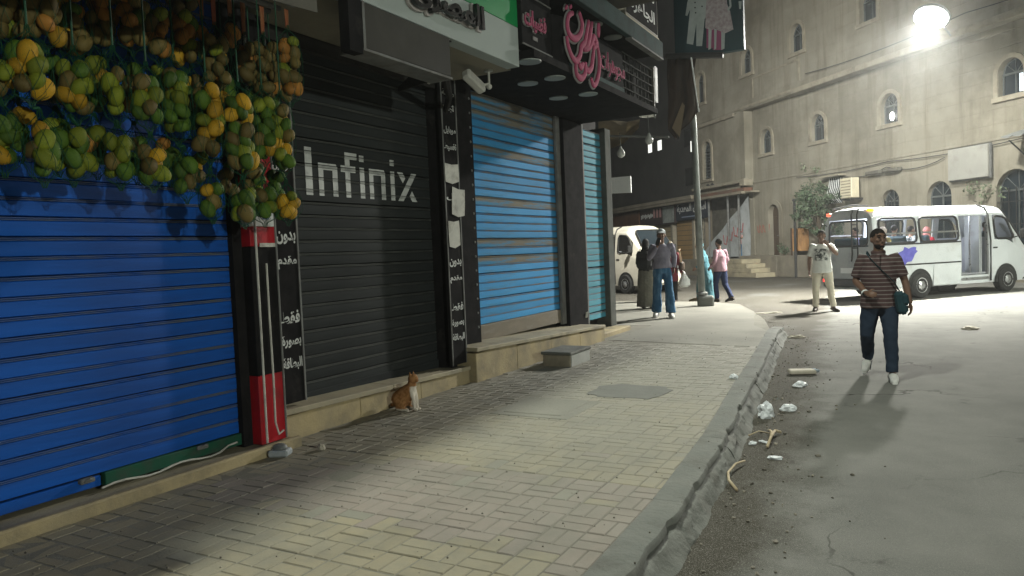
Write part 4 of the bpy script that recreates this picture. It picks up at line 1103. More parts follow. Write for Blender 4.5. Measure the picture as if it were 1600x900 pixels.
mb = MB(); fbox(mb, sa, sb_, .28, .42, zc_ - .52, zc_ + .52, bev=.02); mb.build("board", mat("navy_board", (.02, .028, .045), (.028, .035, .05), scale=2, rough=.6), sgn)
mb = MB(); mb.add(fit_text("اسواق المعدية", (sb_ - sa) * .9, .56, bold=.03), MF((sa + sb_) / 2, zc_ + .1, .43)); mb.build("lettering", M_letter, sgn)
mb = MB(); fbox(mb, sa + .7, sb_ - .7, .421, .43, zc_ - .38, zc_ - .32); mb.build("small_line", mat("pale_line", (.22, .27, .36), rough=.6), sgn)
sg2 = thing("shop_sign", "dark maroon far shop sign with small white script, above the left minibus", "sign", tuple(FP(-12.5, 3.0, .3)), world=True)
mb = MB(); fbox(mb, sa - 5.0, sa - .15, .28, .42, 2.80, 3.9, bev=.02); mb.build("board", mat("maroon_board", (.05, .028, .03), (.04, .032, .035), scale=1, rough=.6), sg2)
mb = MB(); fbox(mb, sa - 1.7, sa - .25, .421, .43, 2.86, 3.84); mb.build("picture", mat("pale_print", (.30, .33, .32), (.16, .19, .18), scale=2.5, rough=.6), sg2)
for k in range(3):
    mb = MB(); fbox(mb, sa - 3.0 + k * .42, sa - 2.75 + k * .42, .421, .43, 3.25, 3.80); mb.build("bottle_print", mat("rose_print", (.36, .20, .20), rough=.6), sg2)
mb = MB()
for k in range(9): fbox(mb, sa - 4.8 + k * .2, sa - 4.66 + k * .2, .421, .43, 3.25 + .05 * (k % 3), 3.5 + .05 * (k % 2))
mb.build("lettering", M_letter, sg2)
sg3 = thing("shop_sign", "brown brick-like far shop sign at the left end, above the left minibus", "sign", tuple(FP(-17, 3.0, .3)), world=True)
mb = MB(); fbox(mb, sa - 10, sa - 5.2, .25, .4, 2.6, 3.9, bev=.02); mb.build("board", mat("brown_board", (.14, .075, .045), (.09, .05, .035), scale=3, rough=.7), sg3)
# dim porch under the bay, hung with a pale cloth
cl = thing("cloth_banner", "pale cloth with red scrawl stretched slantwise across the corner porch", "banner", tuple(FP(-3, 1, .3)), world=True)
mb = MB()
tp_ = [(-5.6, 1.0), (-4.2, 1.9), (-2.6, 2.9), (-1.15, 3.75)]
rows = []
for i in range(13):
    t = i / 12; s_ = -5.6 + 4.4 * t; zt_ = 1.15 + 2.65 * t
    col_ = []
    for k in range(7):
        u = k / 6; col_.append(mb.bm.verts.new(FP(s_, .75 + (zt_ - .75) * u, .16 + .035 * math.sin(i * 1.3 + k * .8))))
    rows.append(col_)
for a_, b_ in zip(rows, rows[1:]):
    for k in range(6): mb.bm.faces.new((a_[k], b_[k], b_[k + 1], a_[k + 1]))
clo = mb.build("cloth", mat("pale_cloth", (.44, .47, .48), (.36, .39, .40), scale=2, rough=.85, dirt=(.28, .29, .28), dscale=2), cl, smooth=True)
mb = MB()
for k in range(4):
    x = -3.6 + k * .5; z0 = 1.35 + k * .2
    mb.tube([FP(x, z0 + .55, .215), FP(x + .06, z0 + .1, .215), FP(x + .28, z0 + .05, .215), FP(x + .40, z0 + .5, .215)], [(.006, .05)] * 4, 6, ref=tuple(FN))
mb.build("scrawl", mat("red_marker", (.42, .12, .13), (.38, .18, .18), scale=8, rough=.8), cl)
for sx, lb_ in ((-4.6, "left"), (-2.7, "middle"), (-1.7, "right")):
    mb = MB(); mb.tube([FP(sx, ROAD, .45), FP(sx, 3.9, .45)], .055, 8)
    tag(mb.build("porch_post", M_galv), "thin grey post of the corner porch, %s of three beside the cloth" % lb_, "post")
mb = MB(); fbox(mb, -5.75, -1.36, -.44, -.40, -.2, 4.2)
tag(mb.build("porch_wall", M_scrap), "dark back wall of the corner porch behind the pale cloth", "wall")
# dark unlit block behind
dk = thing("apartment_block", "dark unlit apartment block behind the far shops with a few lit windows", "building", tuple(FP(-16, 0, -9)), world=True)
mb = MB(); fbox(mb, -60, -5.5, -22, -8, -.3, 30); mb.build("wall", mat("night_wall", (.13, .13, .125), (.10, .10, .10), scale=.5, rough=.9), dk)
for k in range(4):
    mb = MB(); fbox(mb, -11, -5.55, -8, -6.8, 6.2 + 3.0 * k, 7.3 + 3.0 * k, bev=.02); mb.build("balcony", mat("balcony_front", (.26, .27, .26), (.20, .21, .20), scale=1, rough=.9), dk)
M_lit = mat("lit_window", (.95, .97, .88), rough=.5, emit=1.4, rvar=0)
def dpt(px, py):
    d = _ray(px, py); t = ((FA + FN * -7.95 - CAM).dot(FN)) / d.dot(FN); q = CAM + d * t; return (q - FA).dot(FS), q.z
for px, py in ((1016, 231), (1031, 227), (1083, 228)):
    a_, b_ = dpt(px, py)
    oo = -8 if px < 1040 else -6.8
    mb = MB(); fbox(mb, a_ - .42, a_ + .42, -8.0, -7.94, b_ - .5, b_ + .5); wi = mb.build("window", M_iron, dk)
    mb = MB(); fbox(mb, a_ - .36, a_ - .03, -7.938, -7.92, b_ - .42, b_ + .42); mb.build("pane", M_lit, wi)
    mb = MB(); fbox(mb, a_ + .03, a_ + .36, -7.938, -7.92, b_ - .42, b_ + .42); mb.build("pane", M_lit, wi)
for k in range(5):
    for j in range(4):
        a_ = -22 + k * 2.6; b_ = 6.9 + 3.1 * j
        mb = MB(); fbox(mb, a_ - .6, a_ + .6, -8, -7.95, b_ - .7, b_ + .7); wi = mb.build("window", M_iron, dk)
        mb = MB(); fbox(mb, a_ - .52, a_ + .52, -7.948, -7.93, b_ - .62, b_ + .62); mb.build("pane", M_pane, wi)

# ---- side street at the corner: rod with bulbs, ragged awning, blank white sign
rd = thing("awning_rod", "thin dark rod across the side street carrying bare bulbs", "rod", tuple(onY(985, 212, 14)), world=True)
mb = MB(); mb.tube([onY(930, 212, 14), onY(1045, 214, 14)], .022, 6); mb.build("bar", M_galv, rd)
mb = MB(); mb.tube([onY(945, 205, 14), onY(935, 330, 14)], .03, 6); mb.build("upright", M_iron, rd)
M_bulb = mat("unlit_bulb", (.50, .52, .50), (.44, .46, .44), rough=.25, spec=.6)
for px, py, ty, lab in ((970, 237, 208, "left bare bulb hanging on a wire below the rod at the corner"), (1014, 216, 180, "right bare bulb hanging under a white shade at the corner")):
    b_ = thing("hanging_bulb", lab, "bulb", tuple(onY(px, py, 14)), world=True)
    p = onY(px, py, 14); q = onY(px - 2, ty, 14)
    mb = MB(); mb.lathe([(.02, .10), (.03, .06), (.075, 0), (.085, -.05), (.06, -.10), (.01, -.125)], p, 12); mb.build("glass_bulb", M_bulb, b_, smooth=True)
    mb = MB(); mb.tube([p + V((0, 0, .1)), q], .009, 5); mb.build("wire", M_galv, b_)
    if px > 1000: mb = MB(); mb.lathe([(.04, .10), (.16, 0), (.165, -.02)], q, 14); mb.build("shade", M_bulb, b_)
ra = thing("ragged_awning", "ragged beige awning sheet over the side street behind the corner shutter", "awning", tuple(onY(970, 205, 15.5)), world=True)
mb = MB(); rows = []
cs = [(935, 190), (955, 188), (980, 190), (1000, 186)]; cb = [(935, 240), (955, 232), (975, 224), (998, 200)]
for a_, b_ in zip(cs, cb):
    rows.append([mb.bm.verts.new(onY(a_[0] + (b_[0] - a_[0]) * t, a_[1] + (b_[1] - a_[1]) * t, 17.0 - 1.5 * t)) for t in (0, .3, .6, 1)])
for a_, b_ in zip(rows, rows[1:]):
    for k in range(3): mb.bm.faces.new((a_[k], b_[k], b_[k + 1], a_[k + 1]))
bmesh.ops.solidify(mb.bm, geom=mb.bm.faces[:], thickness=.02)
mb.build("sheet", mat("beige_tarp", (.32, .28, .20), (.22, .19, .14), scale=2, rough=.85), ra)
ws = thing("blank_signboard", "small blank white board sticking out behind the corner post", "sign", tuple(onY(968, 290, 14.5)), world=True)
a_, b_, c_, d_ = onY(940, 279, 14.5), onY(985, 275, 14.5), onY(986, 301, 14.5), onY(940, 303, 14.5)
mb = MB(); mb.prism([a_, b_, c_, d_], (0, .05, 0)); mb.build("face_panel", M_white, ws)
mb = MB(); mb.tube([onY(942, 277, 14.52), onY(930, 277, 14.52)], .02, 6); mb.build("bracket", M_iron, ws)

# ---- steel pole with advertising board and torn cloth
pl = thing("steel_pole", "tall grey steel pole in a concrete footing at the pavement corner", "pole", (-4.48, 17.3, 0), world=True)
pt = onY(1079, 95, 17.3)
mb = MB(); mb.tube([(-4.50, 17.3, -.02), (-4.50 + (pt.x + 4.5) * .5, 17.3, pt.z * .5), (pt.x, 17.3, pt.z), (pt.x - .04, 17.3, 9.2)], [.088, .076, .066, .055], 12); mb.build("shaft", mat("pole_steel", (.20, .215, .205), (.15, .165, .155), scale=4, rough=.45, metal=.35, dirt=(.09, .09, .08), dscale=3), pl, smooth=True)
mb = MB(); mb.box((-4.42, 17.3, .10), (.37, .35, .26), Matrix.Rotation(R(12), 3, 'Z'), bev=.035); mb.build("footing", M_kerb, pl)
mb = MB(); mb.lathe([(.125, 0), (.135, .05), (.10, .08)], (-4.495, 17.3, .25), 12); mb.build("collar", M_galv, pl)
po = thing("advert_board", "dark teal advert board of a white suit and frilly dresses on the pole", "sign", tuple(onY(1110, 40, 17.15)), world=True)
A0, B0 = onY(1055, -40, 17.12), onY(1163, 83, 17.12)
AL, BR = onY(1055, 86, 17.12), onY(1165, -30, 17.12)
ztop = 7.6
mb = MB(); mb.box2((AL.x, 17.10, AL.z - .12), (B0.x, 17.28, ztop), bev=.01); mb.build("board", mat("teal_poster", (.012, .045, .055), (.010, .03, .04), scale=1.2, rough=.5), po)
mb = MB(); mb.tube([onY(1041, 88, 17.1), onY(1130, 86, 17.1)], .07, 8); mb.build("bottom_bar", M_iron, po)
def flat(pxs, nm, m_, d=.0):
    mb = MB(); mb.prism([onY(x, y, 17.096 - d) for x, y in pxs], (0, -.004, 0)); mb.build(nm, m_, po)
M_suit = mat("white_suit_print", (.42, .47, .47), (.34, .38, .38), scale=5, rough=.6)
M_dress = mat("white_dress_print", (.46, .42, .44), (.30, .24, .26), scale=14, rough=.6)
M_pinkp = mat("pink_print", (.30, .07, .16), (.24, .05, .13), scale=4, rough=.6)
flat([(1104, -25), (1114, -25), (1117, 75), (1104, 75)], "pink_print", M_pinkp); flat([(1112, 40), (1131, 40), (1130, 78), (1114, 78)], "pink_print", M_pinkp, .001)
flat([(1076, -40), (1102, -40), (1106, 20), (1101, 30), (1097, 72), (1088, 72), (1088, 36), (1083, 70), (1073, 68), (1078, 18)], "suit_print", M_suit, .002)
flat([(1078, -10), (1074, 4), (1071, 24), (1074, 25), (1080, 10)], "suit_print", M_suit, .004)
flat([(1106, -30), (1116, -30), (1119, 8), (1122, 42), (1112, 47), (1102, 44), (1103, 14)], "dress_print", M_dress, .006)
flat([(1120, -30), (1134, -30), (1136, 6), (1141, 18), (1146, 46), (1133, 52), (1119, 46), (1118, 14)], "dress_print", M_dress, .008)
for a_, b_ in ((1107, 1112), (1116, 1120), (1127, 1133), (1109, 1109)):
    if a_ != b_: flat([(a_, 45), (b_, 45), (b_ - 1, 76), (a_, 78)], "leg_print", M_suit, .0045)
flat([(1136, -8), (1142, -4), (1143, 10), (1138, 18), (1136, 15), (1140, 9), (1139, 0)], "arm_print", M_suit, .01)
for k, (x, y) in enumerate(((1086, 4), (1086, 12), (1097, 10), (1087, 20))): flat([(x - 1, y - 1), (x + 1, y - 1), (x + 1, y + 1), (x - 1, y + 1)], "button_print", M_black, .012)
flat([(1154, 2), (1159, 2), (1158, 14), (1155, 14)], "small_print", M_suit, .002)
tc = thing("torn_cloth", "torn dark brown cloth hanging down from the advert board by the pole", "cloth", tuple(onY(1065, 95, 17.2)), world=True)
mb = MB(); rows = []
edge = [(90, 1043, 1088), (110, 1042, 1085), (130, 1043, 1084), (150, 1044, 1090), (170, 1044, 1092), (190, 1043, 1078), (204, 1044, 1064), (216, 1056, 1062)]
for i, (y, x0, x1) in enumerate(edge):
    rows.append([mb.bm.verts.new(onY(x0 + (x1 - x0) * k / 8, y + 3 * math.sin(k * 1.2 + i), 17.12 + .07 * math.sin(k * 1.5 + .6 * i) - .06 * (k > 5))) for k in range(9)])
for a_, b_ in zip(rows, rows[1:]):
    for k in range(8): mb.bm.faces.new((a_[k], b_[k], b_[k + 1], a_[k + 1]))
bmesh.ops.solidify(mb.bm, geom=mb.bm.faces[:], thickness=.008)
mb.build("sheet", mat("brown_cloth", (.065, .045, .030), (.045, .034, .026), scale=3, rough=.5, stretch=(3, 3, .6), dirt=(.16, .14, .11), dscale=3, dlo=.62, dhi=.8), tc, smooth=True)
mb = MB(); mb.prism([onY(1050, 200, 17.02), onY(1066, 160, 17.02), onY(1070, 165, 17.02), onY(1062, 214, 17.02)], (0, .006, 0)); mb.build("pale_strip", mat("tan_strip", (.22, .17, .11), rough=.8), tc)
mb = MB(); mb.tube([onY(1080, 90, 17.0), onY(1084, 120, 17.0), onY(1092, 175, 17.0)], .018, 5); mb.build("cord", M_white, tc)
# ================================================================== MINIBUSES
M_vwhite = mat("white_car_paint", (.60, .63, .65), (.55, .58, .60), scale=2, rough=.32, dirt=(.36, .36, .35), dscale=1.6, dlo=.55, dhi=.85, spec=.5)
M_vcream = mat("cream_car_paint", (.66, .62, .52), (.60, .57, .48), scale=2, rough=.35, dirt=(.36, .34, .29), dscale=1.6, dlo=.55, dhi=.85, spec=.5)
M_vgrey = mat("van_rear_grey", (.36, .38, .39), (.30, .32, .33), scale=2, rough=.4, dirt=(.2, .2, .2), dscale=2)
M_rub = mat("black_rubber", (.018, .018, .018), (.03, .03, .029), scale=8, rough=.8)
M_chrome = mat("rim_metal", (.50, .51, .52), (.38, .39, .40), scale=6, rough=.3, metal=.8)
M_glass = glass("van_glass", (.04, .05, .055), .04, .16)
M_int = mat("van_interior", (.32, .33, .35), (.24, .25, .27), scale=2, rough=.8)
M_seat = mat("van_seat", (.03, .06, .07), (.05, .07, .08), scale=4, rough=.85)
M_tail = mat("tail_light_red", (.9, .03, .03), rough=.3, emit=2.2, rvar=0)
M_amber = mat("amber_marker", (1, .38, .02), rough=.3, emit=2.5, rvar=0)
M_redm = mat("red_marker_light", (.95, .12, .06), rough=.3, emit=1.8, rvar=0)
M_cabin = mat("cabin_lamp", (.80, .86, 1.0), rough=.3, emit=14, rvar=0)

def minibus(label, loc, rz, paint, rear, lit, full):
    """local: +x forward from the rear bumper, right side is -y, z up from the road"""
    t = thing("minibus", label, "minibus", loc, rz)
    W_ = .86
    lev = [(.28, .84), (.50, .87), (.86, .885), (1.37, .88), (1.42, .875), (2.08, .80), (2.14, .785), (2.26, .70), (2.34, .52), (2.38, .25), (2.39, .0)]
    def sec(x, z, y):
        if x > 4.35:                                     # roof falls to the windscreen, then the short nose
            k = (x - 4.35) / 1.25
            top = 2.39 - .10 * k - .0 if k < .25 else 2.365 - (k - .25) * 1.55
            top = max(top, 1.02)
            if z > 1.0 * min(1, top):
                z = .95 + (z - .95) * (top - .95) / (2.39 - .95) if z > .95 else z
            y *= 1 - .10 * max(0, k - .3)
        if x < .18: y *= 1 - .06 * (1 - x / .18) ** 2; z = z - (.05 * (1 - x / .18) ** 2 if z > 2.1 else 0)
        return V((x, y, z))
    xs = [0, .05, .12, .2, .9, 1.38, 1.48, 2.2, 2.86, 2.94, 3.42, 3.98, 4.06, 4.2, 4.35, 4.62, 4.75, 4.95, 5.15, 5.35, 5.5, 5.6]
    mb = MB(); grid = {}
    for s_ in (-1, 1):
        for i, x in enumerate(xs):
            for j, (z, y) in enumerate(lev):
                if s_ == 1 and y == 0: grid[(s_, i, j)] = grid[(-1, i, j)]; continue
                grid[(s_, i, j)] = mb.bm.verts.new(sec(x, z, y * s_))
    def is_hole(s_, i, j):
        xa, xb = xs[i], xs[i + 1]; z = lev[j][0]; xc = (xa + xb) / 2
        if 1.42 <= z < 2.08:
            if .12 < xc < 1.38 or 1.48 < xc < 2.86: return True
            if s_ == 1 and 2.94 < xc < 3.98: return True
            if 4.2 < xc < 4.95: return True
        if s_ == -1 and 2.94 < xc < 3.98 and .5 <= z < 2.08: return True
        if 1.42 <= z < 2.14 and xc > 5.0: return xc < 5.4 and False
        return False
    for s_ in (-1, 1):
        for i in range(len(xs) - 1):
            for j in range(len(lev) - 1):
                if is_hole(s_, i, j): continue
                vs_ = [grid[(s_, i, j)], grid[(s_, i + 1, j)], grid[(s_, i + 1, j + 1)], grid[(s_, i, j + 1)]]
                vs_ = list(dict.fromkeys(vs_))
                if len(vs_) > 2:
                    try: mb.bm.faces.new(vs_)
                    except ValueError: pass
    # nose
    for j in range(len(lev) - 1):
        n = len(xs) - 1
        vs_ = list(dict.fromkeys([grid[(-1, n, j)], grid[(1, n, j)], grid[(1, n, j + 1)], grid[(-1, n, j + 1)]]))
        if len(vs_) > 2:
            try: mb.bm.faces.new(vs_)
            except ValueError: pass
    bmesh.ops.recalc_face_normals(mb.bm, faces=mb.bm.faces[:])
    bmesh.ops.solidify(mb.bm, geom=mb.bm.faces[:], thickness=.03)
    body = mb.build("body", paint, t, smooth=False)
    # rear wall with a wide window
    mb = MB()
    for j in range(len(lev) - 1):
        (z0, y0), (z1, y1) = lev[j], lev[j + 1]
        if y1 == 0: continue
        P_ = lambda y, z: V((0.004, y * .94, z - (.05 if z > 2.1 else 0)))
        if 1.37 <= z0 < 2.08:
            for s_ in (-1, 1): mb.face([P_(s_ * .66, z0), P_(s_ * y0, z0), P_(s_ * y1, z1), P_(s_ * .66, z1)])
        else: mb.face([P_(-y0, z0), P_(y0, z0), P_(y1, z1), P_(-y1, z1)])
    bmesh.ops.recalc_face_normals(mb.bm, faces=mb.bm.faces[:])
    bmesh.ops.solidify(mb.bm, geom=mb.bm.faces[:], thickness=.03)
    mb.build("rear_wall", rear, t)
    def window(pts, nm="window", fr=.028):
        mb = MB(); q = [V(p) for p in pts]; c = sum(q, V()) / len(q)
        rounded = []
        for k, p in enumerate(q):
            a, b = q[k - 1], q[(k + 1) % len(q)]
            d1, d2 = (a - p).normalized(), (b - p).normalized()
            for f in (1, .5, 0):
                pass
            rounded += [p + d1 * .12, p + (d1 + d2) * .035, p + d2 * .12]
        mb.tube(rounded + rounded[:1], fr, 6, cap=False); wo = mb.build(nm, M_rub, t)
        mb = MB(); mb.face(rounded); mb.build("pane", M_glass, wo)
        return wo
    for sd in ((-1, 1) if full else (-1,)):
        y0, y1 = sd * .885, sd * .812
        window([(.13, y0, 1.44), (1.37, y0, 1.44), (1.37, y1, 2.07), (.13, y1, 2.07)])
        window([(1.49, y0, 1.44), (2.85, y0, 1.44), (2.85, y1, 2.07), (1.49, y1, 2.07)])
        window([(4.22, sd * .885, 1.44), (5.0, sd * .85, 1.42), (4.72, sd * .81, 2.0), (4.22, sd * .812, 2.06)])
        for xa, xb in ((.13, 1.37), (1.49, 2.85)):
            mb = MB(); mb.box2((xa, sd * .872, 1.66), (xb, sd * .84, 1.70)); mb.build("window_rail", M_chrome, t)
    window([(-.012, -.64, 1.40), (-.012, .64, 1.40), (-.012, .62, 2.04), (-.012, -.62, 2.04)], "rear_window")
    window([(5.50, -.70, 1.40), (5.50, .70, 1.40), (4.85, .60, 2.20), (4.85, -.60, 2.20)], "windscreen")
    mb = MB(); mb.box2((5.32, -.70, 1.30), (4.80, .70, 1.31)); mb.build("dashboard", M_rub, t)
    mb = MB(); mb.face([(5.495, -.69, 1.395), (5.495, .69, 1.395), (4.848, .59, 2.195), (4.848, -.59, 2.195)]); mb.build("windscreen_backing", M_pane, t)
    # trims
    mb = MB(); mb.box2((.05, -.895, .86), (2.92, -.872, .895)); mb.box2((.05, .895, .86), (4.0, .872, .895)); mb.build("side_trim", M_rub, t)
    mb = MB(); mb.box2((.05, -.895, 1.385), (2.92, -.872, 1.42)); mb.box2((.05, .895, 1.385), (4.0, .872, 1.42)); mb.build("belt_trim", M_rub, t)
    mb = MB(); mb.box2((1.92, -.892, .30), (2.90, -.874, .84), bev=.01); mb.build("skirt_panel", paint, t)
    mb = MB(); mb.tube([(4.03, -.885, .32), (4.03, -.89, 1.4), (4.03, -.815, 2.08), (4.03, -.72, 2.28), (4.03, -.5, 2.37)], .022, 6); mb.build("door_seal", M_rub, t)
    mb = MB(); mb.box2((4.13, -.90, 1.18), (4.29, -.878, 1.22), bev=.006); mb.build("door_handle", M_rub, t)
    mb = MB(); mb.box2((-.10, -.82, .34), (.02, .82, .56), bev=.03); mb.build("rear_bumper", mat("bumper_grey", (.09, .095, .10), (.07, .072, .075), scale=3, rough=.6), t)
    mb = MB(); mb.box2((5.55, -.80, .32), (5.70, .80, .58), bev=.04); mb.build("front_bumper", paint, t)
    for sd in (-1, 1):
        mb = MB(); mb.box2((-.03, sd * .80 - .11, .66), (.01, sd * .80 + .02, .84), bev=.01); mb.build("tail_light", M_tail, t)
        mb = MB(); mb.box2((-.125, sd * .70 - .09, .47), (-.095, sd * .70 + .09, .55), bev=.01); mb.build("reflector", M_tail, t)
        mb = MB(); mb.box2((5.57, sd * .62 - .16, .74), (5.63, sd * .62 + .16, .94), bev=.02); mb.build("headlight", M_chrome, t)
        mb = MB(); mb.box2((5.46, sd * .76 - .05, .72), (5.60, sd * .76 + .05, .86), bev=.02); mb.build("indicator", M_amber if not full else mat("amber_lens", (.6, .2, .03), rough=.3), t)
        mb = MB(); mb.tube([(4.95, sd * .86, 1.45), (5.05, sd * 1.0, 1.5)], .015, 6); mb.box((5.05, sd * 1.05, 1.55), (.07, .14, .26), bev=.03); mb.build("wing_mirror", M_rub, t)
    mb = MB(); mb.box2((5.605, -.40, .62), (5.615, .40, .72)); mb.build("grille", M_rub, t)
    mb = MB(); mb.box2((-.035, -.26, .70), (-.008, .26, .84), bev=.005); pl_ = mb.build("number_plate", M_white, t)
    # wheels: tyre, rim
    for x, sd in ((1.45, -1), (4.62, -1), (1.45, 1), (4.62, 1)):
        mb = MB()
        poly = [(x + .42 * math.cos(math.pi * k / 14), sd * .888, .33 + .43 * math.sin(math.pi * k / 14)) for k in range(15)]
        poly = [(x + .42, sd * .888, .27)] + poly + [(x - .42, sd * .888, .27)]
        mb.prism(poly, (0, sd * .006, 0)); mb.build("wheel_arch", M_rub, t)
        Mw = Matrix.Rotation(R(90), 3, 'X')
        mb = MB(); mb.lathe([(.20, -.11), (.30, -.115), (.335, -.08), (.335, .08), (.30, .115), (.20, .11)], (x, sd * .83, .335), 28, Mw); wh = mb.build("wheel", M_rub, t, smooth=False)
        wh.name = "wheel"
        mb = MB(); mb.lathe([(.20, 0), (.195, .03), (.14, .015), (.06, .05), (.05, .06)], (x, sd * .915, .335), 20, Matrix.Rotation(R(90 if sd < 0 else -90), 3, 'X')); mb.build("rim", M_chrome, wh)
        mb = MB()
        for k in range(5):
            a = k * 2 * math.pi / 5 + .3; mb.ell((x + .12 * math.cos(a), sd * .942, .335 + .12 * math.sin(a)), (.026, .008, .026), 8, 5)
        mb.build("rim_hole", M_rub, wh)
    # underside, floor and cabin
    mb = MB(); mb.box2((.05, -.80, .30), (5.5, .80, .40)); mb.build("chassis", M_rub, t)
    mb = MB(); mb.box2((.06, -.83, .52), (4.9, .83, .56)); mb.build("cabin_floor", M_int, t)
    mb = MB(); mb.box2((4.02, -.82, .56), (4.06, .82, 1.5)); mb.build("partition", M_int, t)
    if full:
        for xx in (.35, 1.15, 1.95):
            for yy in (-.42, .42):
                mb = MB(); mb.box((xx + .22, yy, .95), (.42, .72, .12), bev=.03); mb.box((xx, yy, 1.28), (.12, .72, .66), Matrix.Rotation(R(-8), 3, 'Y'), bev=.04); mb.build("seat", M_seat, t)
        mb = MB(); mb.box((4.45, -.4, .98), (.42, .5, .12), bev=.03); mb.box((4.22, -.4, 1.3), (.12, .5, .7), bev=.04); mb.build("seat", M_seat, t)
        # door folded open, its leaves in the doorway
        mb = MB(); mb.box2((3.62, -.87, .56), (3.66, -.45, 2.06)); mb.box2((3.68, -.87, .56), (3.71, -.5, 2.06)); mb.build("folding_door", M_vgrey, t)
        mb = MB(); mb.box2((3.92, -.87, .5), (3.97, -.80, 2.08)); mb.box2((3.30, -.84, .56), (3.33, -.81, 2.08)); mb.build("grab_rail", M_chrome, t)
        mb = MB(); mb.box2((2.95, -.90, .38), (3.97, -.60, .44), bev=.01); mb.build("door_step", M_chrome, t)
        mb = MB(); mb.box2((2.6, -.5, .10), (3.2, .2, .30), bev=.02); mb.build("fuel_tank", M_rub, t)
        mb = MB(); mb.box((1.3, 0, 2.30), (.50, .10, .03), bev=.005); mb.box((.45, 0, 2.28), (.30, .10, .03), bev=.005); mb.build("cabin_lamp", M_cabin, t)
        # roof marker lights, cables and hooks on the back
        mb = MB(); mb.box((.10, -.62, 2.30), (.14, .15, .08), bev=.02); mb.build("marker_light", M_amber, t)
        mb = MB(); mb.box((.02, .66, 2.24), (.10, .13, .08), bev=.02); mb.build("marker_light", M_redm, t)
        mb = MB()
        for yy in (-.34, -.16):
            mb.tube([(.0, yy, 2.34), (-.06, yy, 2.2), (-.05, yy, 1.2), (-.07, yy, 1.06), (-.12, yy - .04, 1.02), (-.13, yy - .07, 1.09)], .018, 6)
        for zz in (1.35, 1.65, 1.95): mb.tube([(-.055, -.34, zz), (-.055, -.16, zz)], .014, 6)
        mb.build("ladder", M_iron, t)
        mb = MB(); mb.tube([(.1, -.55, 2.40), (.12, 0, 2.46), (.1, .6, 2.40)], .018, 6); mb.tube([(-.02, .70, 1.95), (-.08, .80, 2.02), (-.06, .80, 1.6), (-.04, .76, 1.3)], .015, 6); mb.build("roof_rail", M_iron, t)
        # blue splash decal on the side
        rnd = random.Random(3); pts = []
        for k in range(22):
            a = 2 * math.pi * k / 22; r_ = (.28 if k % 2 else .25) * rnd.uniform(.8, 1.15)
            pts.append((.98 + 1.35 * r_ * math.cos(a) + .12 * math.sin(a), -.8925, 1.12 + .82 * r_ * math.sin(a) + .1 * r_ * math.cos(a)))
        mb = MB(); mb.prism(pts, (0, -.003, 0)); mb.build("decal", mat("violet_blue_decal", (.10, .095, .42), (.14, .14, .50), scale=6, rough=.45), t)
        ld = bpy.data.lights.new("cabin_light", 'POINT'); ld.energy = 150; ld.shadow_soft_size = .1; ld.color = (.85, .9, 1)
        lo = bpy.data.objects.new("cabin_light", ld); COL.objects.link(lo); lo.parent = t; lo.location = (1.3, 0, 2.18)
    return t
VAN_HEAD = R(40)                                  # heading, right of +Y
vh = V((math.sin(VAN_HEAD), math.cos(VAN_HEAD), 0)); vr = V((math.cos(VAN_HEAD), -math.sin(VAN_HEAD), 0))
wheel_r = onZ(1438, 466, ROAD)
van_loc = wheel_r - vh * 1.45 - vr * .88
van_loc.z = ROAD
van = minibus("white minibus with lit windows, open folding door and violet blue splash on its side", tuple(van_loc), math.pi / 2 - VAN_HEAD, M_vwhite, M_vgrey, True, True)
h2 = V((.86, -.50, 0)).normalized(); r2 = V((h2.y, -h2.x, 0))
w2 = onZ(979, 459, ROAD)
loc2 = w2 - h2 * 4.62 - r2 * .88; loc2.z = ROAD
van2 = minibus("cream white minibus facing the pavement corner at left, partly behind the grey post", tuple(loc2), math.atan2(h2.y, h2.x), M_vcream, M_vcream, False, False)
# ================================================================== PEOPLE
def skin_mat(n, a_, b_): return mat(n, a_, b_, scale=8, rough=.55, bump=.001, bscale=60, spec=.4)
M_skin = skin_mat("skin_brown", (.155, .085, .055), (.12, .066, .043))
M_skin2 = skin_mat("skin_tan", (.26, .155, .105), (.21, .125, .085))
M_hair = mat("black_hair", (.010, .009, .008), (.018, .015, .013), scale=20, rough=.95, spec=.1)
M_eye = mat("eye_dark", (.012, .01, .01), rough=.2)
M_lip = mat("lip", (.13, .055, .045), rough=.5)
def cloth(n, a_, b_, **k): return mat(n, a_, b_, scale=5, rough=.85, bump=.003, bscale=25, spec=.2, **k)
M_blk0 = mat("dark_stripe", (.02, .022, .03), rough=.7)
def stripes(nt, vec, c):
    sx = nt.nodes.new("ShaderNodeSeparateXYZ"); nt.links.new(vec, sx.inputs[0])
    m1 = nt.nodes.new("ShaderNodeMath"); m1.operation = 'MULTIPLY'; m1.inputs[1].default_value = 2 * math.pi / .045; nt.links.new(sx.outputs[2], m1.inputs[0])
    m2 = nt.nodes.new("ShaderNodeMath"); m2.operation = 'SINE'; nt.links.new(m1.outputs[0], m2.inputs[0])
    return _mix(nt, _ramp(nt, m2.outputs[0], .5, .9), c, (.17, .145, .14))
